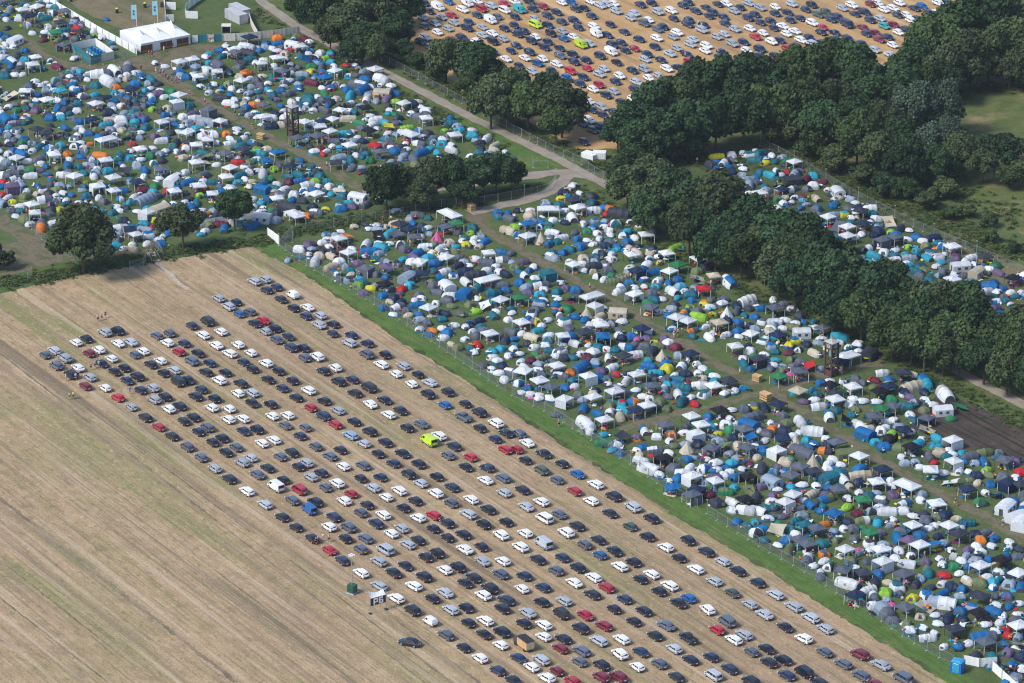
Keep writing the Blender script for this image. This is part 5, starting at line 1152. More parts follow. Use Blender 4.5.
# ---------------------------------------------------------------- portable toilets
M_BLUEP = flat('blue_plastic', (0.01, 0.14, 0.42), .45, .08); M_BLUEL = flat('pale_blue_plastic', (0.03, 0.28, 0.5), .45, .08)
def toilet():
    b = MB(); b.box((0, 0, 1.05), (1.15, 1.15, 2.0))
    for s in (-1, 1):
        for t in (-1, 1): b.box((s * .56, t * .56, 1.05), (.09, .09, 2.08))
    b.box((0, 0, .06), (1.25, 1.25, .12), 0)
    for s in (-1, 1): b.box((0, s * .585, 1.2), (.9, .02, .08), 0); b.box((0, s * .585, .6), (.9, .02, .08), 0)
    r = MB(); vs, fs = loft([[(-.62, -.62, 2.06), (-.62, .62, 2.06), (-.35, .35, 2.28), (-.35, -.35, 2.28)], [(.62, -.62, 2.06), (.62, .62, 2.06), (.35, .35, 2.28), (.35, -.35, 2.28)]]); r.add(vs, fs)
    d = MB(); d.box((-.59, 0, 1.05), (.03, .8, 1.85)); d.box((-.61, 0, 1.85), (.02, .5, .1), 1); d.box((-.62, .3, 1.05), (.04, .06, .14), 1)
    v = MB().tube((.4, .4, 2.1), (.4, .4, 2.55), .05, n=6)
    return [('cabin_shell', b.mesh('toilet_shell', [M_BLUEP]), None), ('roof', r.mesh('toilet_roof', [M_BLUEL]), None), ('door', d.mesh('toilet_door', [M_BLUEL, M_STEELW]), None), ('vent_pipe', v.mesh('toilet_vent', [M_TRIM]), None)]
TOI = toilet()
p = G(957.5, 671); tag(place(TOI, 'portable_toilet', p + Vector((0, 0, .02)), math.radians(62), (1.75, 1.75, 1.05), []), 'blue portable toilet cabin on the lush grass strip', 'toilet')
for i, (x, y) in enumerate([(88, 53), (90.5, 54.5), (93, 56), (95.5, 57.5), (98, 58.6), (92, 50.5), (95, 52), (98, 53.6), (101, 55), (104, 56.5)]):
    w = MB(); w.box((0, 0, .85), (1.3, .8, .12), 0); w.box((0, 0, 1.25), (1.3, .06, .7), 1)
    pr = [('basin', w.mesh('basin', [M_BLUEP, M_BLUEL]), None), ('tank', MB().box((0, 0, .4), (1.1, .6, .75)).mesh('tank', [M_WHITEP]), None)]
    if i > 4: pr = TOI
    nm = 'portable_toilet' if i > 4 else 'wash_stand'
    tag(place(pr, nm, G(x, y) + Vector((0, 0, .02)), UA, .62 if i > 4 else .8, []), ('small blue cabin in the far row inside the washing enclosure' if i > 4 else 'blue wash stand in the near row inside the washing enclosure'),
        'toilet' if i > 4 else 'wash stand', 'blue cabins inside the enclosure' if i > 4 else 'wash stands inside the enclosure')

# ---------------------------------------------------------------- marquee with pagoda peaks, flags
A0, B0 = G(141.5, 53.6), G(190.5, 44.2); C0 = G(123, 39.5)
ax = (B0 - A0); Lm = ax.length; ax.normalize(); ay = Vector((-ax.y, ax.x, 0)); Dm = abs((C0 - A0).dot(ay)) ; Dm = max(9.0, min(Dm, 16))
mq = thing('marquee', 'long white marquee with three peaks and three brown doorways', 'marquee', A0, math.atan2(ax.y, ax.x)); hw_ = 2.7
b = MB(); k = 9
for x0, y0, x1, y1 in ((0, 0, Lm, 0), (Lm, 0, Lm, Dm), (Lm, Dm, 0, Dm), (0, Dm, 0, 0)):
    vv = []; kk = 24
    for q in range(kk + 1):
        t = q / kk; n_ = .04 * (q % 2); vv += [(x0 + (x1 - x0) * t, y0 + (y1 - y0) * t + n_, .02), (x0 + (x1 - x0) * t, y0 + (y1 - y0) * t + n_, hw_)]
    b.add(vv, [(2 * q, 2 * q + 2, 2 * q + 3, 2 * q + 1) for q in range(kk)])
obj('wall', b.mesh('marquee_wall', [M_PVC]), mq)
NB = 3; bay = Lm / NB
for s in range(NB):
    vs = []; n = 12
    for a in range(n + 1):
        for c in range(n + 1):
            u, v = a / n * 2 - 1, c / n * 2 - 1; d = max(abs(u), abs(v)); z = hw_ + .0 + 1.0 * (1 - d) + 1.6 * max(0, 1 - (u * u + v * v) ** .5 * 2.6) ** 1.3
            vs.append((bay * s + bay * (u + 1) / 2, Dm / 2 + (Dm / 2 + .1) * v, z))
    fs = [(a * (n + 1) + c, (a + 1) * (n + 1) + c, (a + 1) * (n + 1) + c + 1, a * (n + 1) + c + 1) for a in range(n) for c in range(n)]
    obj('roof', mesh_from('marquee_roof', vs, fs, M_PVC), mq)
    dr = MB(); cx = bay * (s + .52) - (bay * .2 if s == 0 else 0); dr.box((cx, -.05, 1.05), (3.4, .06, 2.1), 0); dr.box((cx, -.09, .5), (3.2, .05, .5), 1); dr.box((cx, -.12, 1.35), (.12, .05, 1.5), 1)
    obj('doorway', dr.mesh('doorway', [flat('doorway_wood', (.09, .035, .02)), flat('counter_wood', (.3, .13, .06))]), mq)
M_FLAG = flat('flag_blue', (.28, .55, .66), .7, .1)
for (fx_, fy_, lb) in ((137, 30.5, 'pale blue vertical banner flag nearer the diagonal white fence'), (158, 26.5, 'pale blue vertical banner flag above the marquee middle')):
    q = G(fx_, fy_ - 0); f = thing('banner_flag', lb, 'flag', q + Vector((0, 0, .02)), group='banner flags behind the marquee')
    obj('pole', MB().tube((0, 0, 0), (0, 0, 7.2), .09, .06, n=6).mesh('flag_pole', [M_STEELW]), f)
    vs = []; 
    for c in range(9):
        for a in range(4): vs.append((-.1 - a * .42, .06 * math.sin(c * .9 + a), 7.1 - c * .5))
    fo = obj('cloth', mesh_from('flag_cloth', vs, [(c * 4 + a, (c + 1) * 4 + a, (c + 1) * 4 + a + 1, c * 4 + a + 1) for c in range(8) for a in range(3)], M_FLAG), f)
    obj('printed_mark', MB().box((-.72, -.09, 5.4), (.5, .02, .5)).box((-.72, -.09, 4.6), (.35, .02, .6)).mesh('flag_mark', [flat('flag_mark', (.03, .12, .2))]), f)

# ---------------------------------------------------------------- containers, trailer, crates
def container(pxa, pxb, w, h, label, mat, name='container'):
    a, c = G(*pxa), G(*pxb); d = c - a; L = d.length; e = thing(name, label, 'container', (a + c) / 2 + Vector((0, 0, .02)), math.atan2(d.y, d.x)); m = MB()
    m.box((0, 0, h / 2), (L, w, h)); 
    for i in range(int(L / .5)): 
        for s in (-1, 1): m.box((-L / 2 + .25 + i * .5, s * (w / 2 + .02), h / 2), (.22, .05, h * .9))
    obj('shell', m.mesh('container_shell', [mat]), e)
    fr = MB()
    for s in (-1, 1):
        for t in (-1, 1): fr.box((s * L / 2, t * w / 2, h / 2), (.14, .14, h + .06))
    obj('corner_frame', fr.mesh('container_frame', [M_METAL]), e)
    obj('door', MB().box((L / 2 + .03, -w * .24, h / 2), (.05, w * .44, h * .9)).box((L / 2 + .03, w * .24, h / 2), (.05, w * .44, h * .9)).mesh('container_door', [mat]), e)
    return e
M_GREYC = flat('grey_container', (.42, .43, .45), .5); 
container((229, 17), (244, 24), 2.6, 2.6, 'grey container on the lawn by the dark trees, nearer of two', M_GREYC)
container((233, 12), (247, 19), 2.5, 2.6, 'grey container on the lawn by the dark trees, farther of two', M_GREYC)
cb = thing('ticket_booth', 'white booth with a dark open front below the grey containers', 'booth', G(226.5, 34.5) + Vector((0, 0, .02)))
obj('wall', MB().box((0, 1, 1.3), (2.2, .08, 2.5)).box((-1.1, 0, 1.3), (.08, 2, 2.5)).box((1.1, 0, 1.3), (.08, 2, 2.5)).mesh('booth_wall', [M_WHITEP]), cb)
obj('roof', MB().box((0, 0, 2.6), (2.5, 2.4, .14)).mesh('booth_roof', [M_CREAMP]), cb); obj('counter', MB().box((0, -.9, .5), (2.1, .3, 1.0)).box((0, .5, 1.3), (2.0, .05, 2.3)).mesh('booth_counter', [M_TRIM]), cb)
container((584, 156), (596, 159.5), 2.3, 1.3, 'low white box trailer at the field corner, its flat lid closed', M_WHITEP, 'box_trailer')
container((593, 157.5), (606, 158), 2.3, 1.6, 'white box trailer at the field corner behind the fence, nearer the trees', M_WHITEP, 'box_trailer')
def crate(x, y, label, s=1.0):
    e = thing('wooden_crate', label, 'crate', G(x, y) + Vector((0, 0, .03)), UA + RU(-.5, .5)); m = MB()
    for z in (.25, .7, 1.15): m.box((0, -.6 * s, z * s), (1.8 * s, .05, .3 * s)); m.box((0, .6 * s, z * s), (1.8 * s, .05, .3 * s)); m.box((-.9 * s, 0, z * s), (.05, 1.2 * s, .3 * s)); m.box((.9 * s, 0, z * s), (.05, 1.2 * s, .3 * s))
    obj('side_boards', m.mesh('crate_sides', [M_PLY]), e); obj('lid', MB().box((0, 0, 1.36 * s), (1.95 * s, 1.35 * s, .06)).mesh('crate_lid', [M_PLY]), e)
crate(471.5, 210, 'pale wooden crate beside the mesh fence at the track bend', 1.1); crate(757, 381, 'plywood crate on the dirt path crossing, farther one', 1.0)
crate(765.5, 400, 'plywood crate on the dirt path crossing, nearer one', 1.2); crate(261, 139, 'plywood crate by the path below the clock tower'); crate(376, 99, 'plywood crate beside the beige cabin tent by the ditch', 1.0)

# ---------------------------------------------------------------- clock towers
M_CLOCK = flat('clock_face', (.32, .34, .36), .5); M_YEL = flat('yellow_pane', (.6, .42, .05), .5); M_TEALP = flat('green_pane', (.12, .25, .2), .4)
def clock_tower(x, y, label, hgt=8.8):
    e = thing('clock_tower', label, 'tower', G(x, y) + Vector((0, 0, .02)), math.radians(42)); e.scale = (.86, .86, 1); w = 1.15
    fr = MB()
    for s in (-1, 1):
        for t in (-1, 1): fr.box((s * w, t * w, hgt * .44), (.3, .3, hgt * .88))
    for z in (2.2, 4.6, 6.4, 7.7):
        for s in (-1, 1): fr.box((0, s * w, z), (2 * w + .5, .24, .22)); fr.box((s * w, 0, z), (.24, 2 * w + .5, .22))
    for s in (-1, 1):
        for sg in (-1, 1):
            fr.tube((-w * sg, s * w, 2.3), (w * sg, s * w, 4.5), .06, n=4); fr.tube((s * w, -w * sg, 2.3), (s * w, w * sg, 4.5), .06, n=4)
    obj('timber_frame', fr.mesh('tower_frame', [M_WOOD]), e)
    bs = MB()
    for s in (-1, 1): bs.box((0, s * (w - .08), .75), (2 * w - .35, .08, 1.4)); bs.box((s * (w - .08), 0, .75), (.08, 2 * w - .35, 1.4))
    obj('base_cladding', bs.mesh('tower_base', [flat('purple_wood', (.085, .045, .05), .8, .3)]), e)
    for i, (dx, dy) in enumerate(((0, -1), (1, 0), (0, 1), (-1, 0))):
        ra = math.atan2(dy, dx) + math.pi / 2; Mx = Matrix.Rotation(ra, 4, 'Z')
        c = MB(); c.box((0, -w - .02, 7.05), (1.95, .12, 1.15), 0); 
        n = 16; vv = [(.5 * math.cos(2 * math.pi * q / n), -w - .10, 7.05 + .5 * math.sin(2 * math.pi * q / n)) for q in range(n)]; c.add(vv, [tuple(range(n))], 1)
        me = c.mesh('clock_face', [flat('clock_board', (.12, .11, .12)), M_CLOCK]); me.transform(Mx); cf = obj('clock_face', me, e); hm_ = MB().box((.1, -w - .12, 7.1), (.28, .02, .07)).box((0, -w - .12, 7.2), (.07, .02, .36)).mesh('clock_hands', [M_TRIM]); hm_.transform(Mx); obj('clock_hands', hm_, cf)
        g = MB(); g.box((-.45, -w + .02, 5.5), (.75, .06, 1.5), 0); g.box((.45, -w + .02, 5.5), (.75, .06, 1.5), 1); g.box((-.45, -w - .02, 5.9), (.5, .04, .5), 2)
        me = g.mesh('window', [flat('dark_pane', (.03, .04, .05), .3), M_TEALP, M_YEL]); me.transform(Mx); obj('window', me, e)
    r = MB(); vs = [(-1.55, -1.55, 7.85), (1.55, -1.55, 7.85), (1.55, 1.55, 7.85), (-1.55, 1.55, 7.85), (0, 0, 8.5)]; r.add(vs, [(0, 1, 4), (1, 2, 4), (2, 3, 4), (3, 0, 4), (3, 2, 1, 0)])
    obj('roof', r.mesh('tower_roof', [flat('tower_roof', (.35, .33, .33))]), e)
    obj('finial', MB().tube((0, 0, 8.4), (0, 0, 9.4), .1, .03, n=6).box((0, 0, 8.75), (.35, .35, .3), 1).mesh('finial', [M_WOOD, flat('orange_lamp_housing', (.7, .25, .03))]), e)
    return e
clock_tower(293, 136, 'dark wooden clock tower in the campsite above the ditch trees')
clock_tower(831, 375, 'dark wooden clock tower beside the dirt path near the large roadside trees')

# ---------------------------------------------------------------- parking sign, light tower
a, c = G(370.4, 614), G(386.3, 609.5); d = c - a; sg = thing('parking_sign', 'dark banner sign reading P6 strung between two poles beside the cars', 'sign', a + Vector((0, 0, .03)), math.atan2(d.y, d.x)); L = d.length
for x, h in ((0, 4.5), (L, 4.1)):
    obj('pole', MB().tube((x, 0, 0), (x, 0, h), .055, n=6).mesh('sign_pole', [M_METAL]), sg); obj('foot', MB().box((x, 0, .09), (.5, .7, .18)).mesh('sign_foot', [M_TRIM]), sg)
n = 10; vs = []
for q in range(n + 1):
    t = q / n; x = .08 + (L - .16) * t; top = 4.4 * (1 - t) + 3.95 * t - .75 * math.sin(math.pi * t) * .6; mid = 3.15 - .02 * t; bot = 1.55 + .05 * t
    vs += [(x, .0, bot), (x, .0, mid), (x, .05, mid + .02), (x, .95, top)]
obj('dark_banner', mesh_from('dark_banner', vs, [(4 * q, 4 * q + 4, 4 * q + 5, 4 * q + 1) for q in range(n)], flat('banner_aubergine', (.035, .022, .03), .6)), sg)
obj('white_banner', mesh_from('white_banner', vs, [(4 * q + 2, 4 * q + 6, 4 * q + 7, 4 * q + 3) for q in range(n)], M_WHITEP), sg)
lm = MB(); lw, lh, th = .92, 1.28, .27; zb_ = 1.74
x0 = L * .5 - lw - .12
lm.box((x0 + th / 2, -.06, zb_ + lh / 2), (th, .04, lh)); lm.box((x0 + (lw + th) / 2, -.06, zb_ + lh - th / 2), (lw - th, .04, th)); lm.box((x0 + (lw + th) / 2, -.06, zb_ + lh * .42), (lw - th, .04, th)); lm.box((x0 + lw - th / 2 + .03, -.062, zb_ + lh * .70), (th, .04, lh * .36))
x0 = L * .5 + .12
lm.box((x0 + th / 2, -.06, zb_ + lh / 2), (th, .04, lh - .14)); lm.box((x0 + lw / 2 + .04, -.062, zb_ + lh - th / 2), (lw - .16, .04, th)); lm.box((x0 + lw / 2 + .04, -.062, zb_ + lh * .52), (lw - .16, .04, th * .9)); lm.box((x0 + lw / 2, -.062, zb_ + th / 2), (lw - .16, .04, th)); lm.box((x0 + lw - th / 2 + .02, -.06, zb_ + lh * .31), (th, .04, lh * .5))
tm = lm.mesh('lettering', [flat('white_lettering', (.85, .85, .85))])
obj('lettering', tm, sg)
lt = thing('lighting_tower', 'dark green lighting tower with a tall mast beside the parking sign', 'lighting tower', G(352.2, 593) + Vector((0, 0, .03)), UA + .4)
M_GRN = flat('dark_green_case', (.015, .085, .06), .5)
m = MB(); m.box((0, 0, 1.05), (1.5, 1.4, 1.5)); 
for s in (-1, 1): m.box((s * .4, -.72, 1.05), (.5, .04, 1.2)); m.box((s * .4, .72, 1.05), (.5, .04, 1.2))
obj('cabinet', m.mesh('tower_cabinet', [M_GRN]), lt); obj('base', MB().box((0, 0, .18), (1.9, 1.8, .16)).box((0, .95, .1), (2.4, .12, .12)).box((0, -.95, .1), (2.4, .12, .12)).mesh('tower_skid', [M_METAL]), lt)
obj('mast', MB().tube((0, 0, 1.8), (0, 0, 5.2), .11, n=6).tube((0, 0, 5.1), (0, 0, 8.0), .075, n=6).mesh('mast', [M_METAL]), lt)
for q in range(4):
    a_ = q * math.pi / 2 + .7; obj('flood_lamp', MB().box((.42 * math.cos(a_), .42 * math.sin(a_), 8.0), (.42, .42, .3), rz=a_).mesh('flood_lamp', [M_STEELW]), lt)
# barrels and bins in the mown field
for (x, y, c, lb) in ((117, 13, 'y', 'black barrel with a yellow top standing on the mown field'), (145, 7.5, 'y', 'black and yellow barrel on the mown field nearer the banner flags'), (71, 1.5, 'k', 'plain black barrel at the far edge of the mown field'), (162, 7, 'k', 'plain black barrel beside the white fence behind the marquee')):
    e = thing('barrel', lb, 'barrel', G(x, y) + Vector((0, 0, .02)), group='barrels on the mown field'); obj('drum', MB().tube((0, 0, 0), (0, 0, 1.2), .42, .42, n=10).tube((0, 0, .4), (0, 0, .46), .45, .45, n=10).mesh('drum', [M_TRIM]), e)
    obj('lid', MB().tube((0, 0, 1.2), (0, 0, 1.4), .44, .3, n=10).mesh('lid', [flat('lid_' + c, TC['y'] if c == 'y' else TC['k'])]), e)
# footbridge over the ditch
p0, p1 = G(150.5, 253), G(156, 262); d = p1 - p0; fb = thing('footbridge', 'narrow pale footbridge over the ditch leading to the stubble field', 'footbridge', p0 + Vector((0, 0, .05)), math.atan2(d.y, d.x))
m = MB(); nn = int(d.length / .3)
for i in range(nn): m.box((i * .3 + .15, 0, .12), (.27, 2.0, .06))
obj('deck', m.mesh('bridge_deck', [flat('bridge_boards', (.36, .31, .27), .8, .2)]), fb)
for s in (-1, 1): obj('handrail', MB().tube((0, s * 1.0, 1.0), (d.length, s * 1.0, 1.0), .04, n=4).tube((0, s, 0), (0, s, 1), .04, n=4).tube((d.length, s, 0), (d.length, s, 1), .04, n=4).tube((d.length / 2, s, 0), (d.length / 2, s, 1), .04, n=4).mesh('handrail', [M_METAL]), fb)

# ---------------------------------------------------------------- people
def skin(verts, edges, name, mat, sub=1):
    me = bpy.data.meshes.new('t'); me.from_pydata([v[:3] for v in verts], edges, []); o = bpy.data.objects.new('t', me); COL.objects.link(o)
    md = o.modifiers.new('s', 'SKIN'); sb = o.modifiers.new('d', 'SUBSURF'); sb.levels = sb.render_levels = sub
    for i, v in enumerate(verts): me.skin_vertices[0].data[i].radius = (v[3], v[4] if len(v) > 4 else v[3])
    me.skin_vertices[0].data[0].use_root = True
    dg = bpy.context.evaluated_depsgraph_get(); dg.update(); m2 = bpy.data.meshes.new_from_object(o.evaluated_get(dg)); bpy.data.objects.remove(o); m2.name = name
    m2.materials.clear(); m2.materials.append(mat); return m2
def person_proto(pose):
    w = {'stand': (.0, .0), 'walk': (.28, -.28), 'sit': (0, 0)}[pose]; z0 = .92 if pose != 'sit' else .48
    def leg(s):
        f = w[0] if s > 0 else w[1]
        if pose == 'sit': return [(.02, .1 * s, z0, .1), (.44, .13 * s, z0 + .02, .075), (.46, .13 * s, .1, .05), (.62, .14 * s, .05, .045)]
        return [(0, .1 * s, z0 - .06, .1), (f * .55, .11 * s, .48, .068), (f, .12 * s, .09, .045), (f + .16, .13 * s, .045, .04)]
    def arm(s):
        f = -w[0] if s > 0 else -w[1]
        if pose == 'sit': return [(0, .2 * s, z0 + .52, .06), (.06, .27 * s, z0 + .26, .045), (.28, .2 * s, z0 + .2, .036), (.37, .17 * s, z0 + .2, .032, .016)]
        return [(0, .2 * s, 1.42, .06), (f * .3, .26 * s, 1.14, .045), (f * .8 + .06, .27 * s, .9, .034), (f * .9 + .09, .27 * s, .81, .03, .016)]
    V_ = [(0, 0, z0, .15, .11), (0, 0, z0 + .28, .13, .1), (0, 0, z0 + .5, .16, .1), (0, 0, z0 + .6, .055), (.02, 0, z0 + .7, .085, .075), (.02, 0, z0 + .8, .075)]; E = [(0, 1), (1, 2), (2, 3), (3, 4), (4, 5)]
    for s in (-1, 1):
        o = len(V_); V_ += leg(s); E += [(0, o), (o, o + 1), (o + 1, o + 2), (o + 2, o + 3)]
        o = len(V_); V_ += arm(s); E += [(2, o), (o, o + 1), (o + 1, o + 2), (o + 2, o + 3)]
    body = skin(V_, E, 'person_body_' + pose, M_SKIN)
    sv = [(0, 0, z0 + .02, .175, .135), (0, 0, z0 + .28, .155, .125), (0, 0, z0 + .5, .175, .12)]; se = [(0, 1), (1, 2)]
    for s in (-1, 1):
        o = len(sv); a_ = arm(s); sv += [(a_[0][0], a_[0][1], a_[0][2], .085), (a_[1][0] * .8 + a_[0][0] * .2, a_[1][1] * .8 + a_[0][1] * .2, a_[1][2] * .8 + a_[0][2] * .2, .062)]; se += [(2, o), (o, o + 1)]
    shirt = skin(sv, se, 'shirt_' + pose, M_CLOTH)
    pv = [(0, 0, z0, .17, .13)]; pe = []
    for s in (-1, 1):
        o = len(pv); l = leg(s); pv += [(l[0][0], l[0][1], l[0][2], .115), (l[1][0] * .95, l[1][1], l[1][2] + (.04 if pose != 'sit' else 0), .092)]; pe += [(0, o), (o, o + 1)]
    shorts = skin(pv, pe, 'shorts_' + pose, M_CLOTH)
    hv = [(-.005, 0, z0 + .76, .088), (-.005, 0, z0 + .83, .075)]; hair = skin(hv, [(0, 1)], 'hair_' + pose, M_CLOTH)
    return [('body', body, None), ('shirt', shirt, 0), ('shorts', shorts, 1), ('hair', hair, 2)]
PP = {k: person_proto(k) for k in ('stand', 'walk', 'sit')}
PC = dict(TC); PC['y'] = (.55, .75, .03); PC['w'] = (.7, .7, .7)
HAIR = dict(brown=(.05, .025, .015), fair=(.35, .22, .09), black=(.01, .01, .01))
# x,y,shirt,shorts,pose; y is where the feet stand
PEOPLE = [('69.5,399.5,y,n,s', 'in a high-visibility yellow top and dark trousers near the stubble edge'), ('73.5,399,y,n,s', 'in a high-visibility yellow vest standing closest to the cars'),
 ('102,320,g,k,w', 'in grey walking above the first parked row'), ('98,321.5,w,n,s', 'in a white shirt beside a grey dressed walker above the parked rows'), ('105.5,318,n,n,s', 'in navy above the first parked row'),
 ('52,368,w,b,s', 'in a white shirt at the end car of the row'), ('55,368.5,n,k,s', 'in navy beside the end car of the row'), ('60,366.5,k,k,s', 'in black behind the loading car'), ('66,381,w,l,s', 'in a white shirt and pale shorts by the unloading car'),
 ('76,380,w,b,w', 'in white walking past an open boot'), ('78.5,377,w,n,s', 'in white by the dark saloon boot'), ('91,370,r,n,s', 'in a red shirt between parked cars'), ('95,368,a,n,s', 'in turquoise between parked cars'), ('99,368,l,b,s', 'in pale blue between parked cars'),
 ('130,394,b,l,w', 'in a blue shirt walking alone between rows'), ('318,543,w,n,s', 'in white by the open dark car at the stubble edge'), ('323,541,w,l,s', 'in white beside the open dark car, arms down'), ('329,542,w,k,w', 'in white stepping between parked rows'), ('316,545,k,k,s', 'in black beside the open dark car'),
 ('744,636,k,k,s', None), ('156,73,q,w,s', None), ('160,76,q,n,s', None), ('163,75,w,q,w', None), ('165,79,p,k,s', None), ('168,82,g,k,s', None), ('172,83,n,k,s', None), ('176,83,l,g,s', None), ('179,82,w,n,w', None), ('141,71,k,k,s', None), ('149,57,r,n,s', None), ('152,57,r,k,s', None),
 ('164,52,w,w,s', None), ('173,48,n,n,s', None), ('60,74,g,n,s', None), ('252,129,n,o,w', None), ('897,357,w,n,s', None), ('899,354,r,k,w', None), ('895,354,l,k,s', None), ('955,506,n,y,w', None), ('1003,526,c,n,w', None), ('674,338,q,w,w', None), ('678,336,o,n,w', None), ('525,334,c,n,s', None),
 ('740,374,c,w,w', None), ('697,164,w,n,s', None), ('391,222,w,k,s', None), ('383,223,k,k,s', None), ('571,408,n,k,s', None), ('708,436,c,n,s', None), ('559,427,l,k,s', None), ('741,434,w,n,s', None), ('327,168,w,n,w', None), ('413,327,p,k,w', None), ('792,380,q,n,s', None), ('796,383,w,q,s', None), ('802,378,n,k,s', None),
 ('640,470,w,n,s', None), ('918,620,c,c,s', None), ('902,604,w,n,s', None), ('955,648,q,w,s', None), ('830,538,n,k,s', None), ('870,540,g,n,s', None), ('1000,594,q,g,s', None), ('986,470,w,k,w', None), ('880,430,k,n,s', None), ('852,452,w,b,s', None), ('780,445,r,n,s', None), ('700,470,w,r,s', None), ('660,385,b,n,s', None),
 ('610,330,o,n,s', None), ('590,290,w,k,s', None), ('560,262,n,n,s', None), ('480,300,w,b,s', None), ('450,330,k,b,s', None), ('405,290,w,n,s', None), ('360,150,g,k,s', None), ('310,140,w,n,s', None), ('235,115,b,k,w', None), ('205,104,w,n,w', None), ('190,96,r,b,w', None)]
pl = set()
for e_, lb in PEOPLE:
    x, y, a_, b_, ps = e_.split(','); pose = {'s': 'stand', 'w': 'walk', 't': 'sit'}[ps]; hr = random.choice(list(HAIR)); q = G(float(x), float(y)) + Vector((0, 0, .045))
    o = place(PP[pose], 'person', q, RU(0, 6.28), RU(.96, 1.06), [PC[a_], PC[b_], HAIR[hr]])
    if lb is None:
        near = sorted(tents, key=lambda t: (t['p'] - q).length)[:3]
        base = f"person in {TN[a_]} top and {TN[b_]} shorts"
        for t in near:
            l2 = f"{base}, near {art(tdesc(t))}"
            if l2 not in pl: break
        lb = l2
    else: lb = 'person ' + lb
    pl.add(lb); tag(o, lb, 'person', 'people walking and standing about the site')

gz = [t for t in tents if t['t'] in 'GWX' and 40 < t['py'] < 670 and 5 < t['px'] < 1019]; random.shuffle(gz)
for t in gz[:70]:
    a2, b2 = random.choice('wkngbrclwko'), random.choice('nkgbcl'); an = RU(-2.6, -.5); q = t['p'] + Vector((math.cos(an), math.sin(an), 0)) * RU(1.9, 2.4); q.z = .045
    ns = near_t(t, 3); lb = f"person in {TN[a2]} top and {TN[b2]} shorts by {art(tdesc(t))}"
    if lb in pl:
        for o_ in ns:
            lb = f"person in {TN[a2]} top by {art(tdesc(t))} and {art(tdesc(o_))}"
            if lb not in pl: break
    if lb in pl or len(lb.replace('-', ' ').split()) > 16: continue
    pl.add(lb); tag(place(PP[random.choice(('stand', 'stand', 'walk'))], 'person', q, RU(0, 6.28), RU(.96, 1.06), [PC[a2], PC[b2], HAIR[random.choice(list(HAIR))]]), lb, 'person', 'people walking and standing about the site')

# ---------------------------------------------------------------- camping clutter: chairs, cool boxes, bags, tables
def clutter(i):
    b = MB()
    if i == 0: b.box((0, 0, .2), (.45, .3, .36)); b.box((0, 0, .4), (.47, .32, .05), 1)
    elif i == 1:
        b.box((0, 0, .42), (.5, .5, .05)); b.box((-.25, 0, .72), (.06, .5, .5), ry=-.2)
        for s in (-1, 1):
            for t in (-1, 1): b.tube((s * .22, t * .22, 0), (s * .15, t * .22, .42), .018, n=3, m=1)
    elif i == 2:
        b.box((0, 0, .7), (1.2, .6, .05))
        for s in (-1, 1): b.tube((s * .5, -.25, 0), (s * .4, .2, .7), .02, n=3, m=1); b.tube((s * .5, .25, 0), (s * .4, -.2, .7), .02, n=3, m=1)
        b.box((.2, .1, .82), (.15, .15, .2), 1)
    elif i == 3: vs, fs = loft([[(x, r * math.cos(a), .22 + r * math.sin(a)) for a in [2 * math.pi * q / 7 for q in range(7)]] for x, r in ((-.4, .08), (-.3, .2), (.3, .22), (.4, .08))]); b.add(vs, fs)
    elif i == 4: b.add([(-.9, -.5, .03), (.9, -.55, .05), (.85, .5, .03), (-.8, .55, .06), (0, 0, .12)], [(0, 1, 4), (1, 2, 4), (2, 3, 4), (3, 0, 4)])
    return [('item', b.mesh(f'clutter{i}', [M_PLAST, M_TRIM]), 0)]
CL = [clutter(i) for i in range(5)]; items = []
for t in tents:
    n = {'G': 9, 'W': 14, 'X': 7, 'A': 6, 'C': 3, 'V': 3}.get(t['t'], 1) if R() < .9 else 0
    for _ in range(n + int(R() * 2.2)):
        rr = t['r'] * (RU(0, .75) if t['t'] in 'GWXA' else RU(.85, 1.25)); a_ = RU(0, 6.28); q = t['p'] + Vector((math.cos(a_) * rr, math.sin(a_) * rr, .005))
        items.append((random.choice(CL), q, RU(0, 6.28), RU(.8, 1.2), [TC[random.choice('kkkdddnnggbbtrwwwcveoyqam')]]))
merge('camping_clutter', items, 'scattered camping chairs, cool boxes, bags and folding tables between the tents')
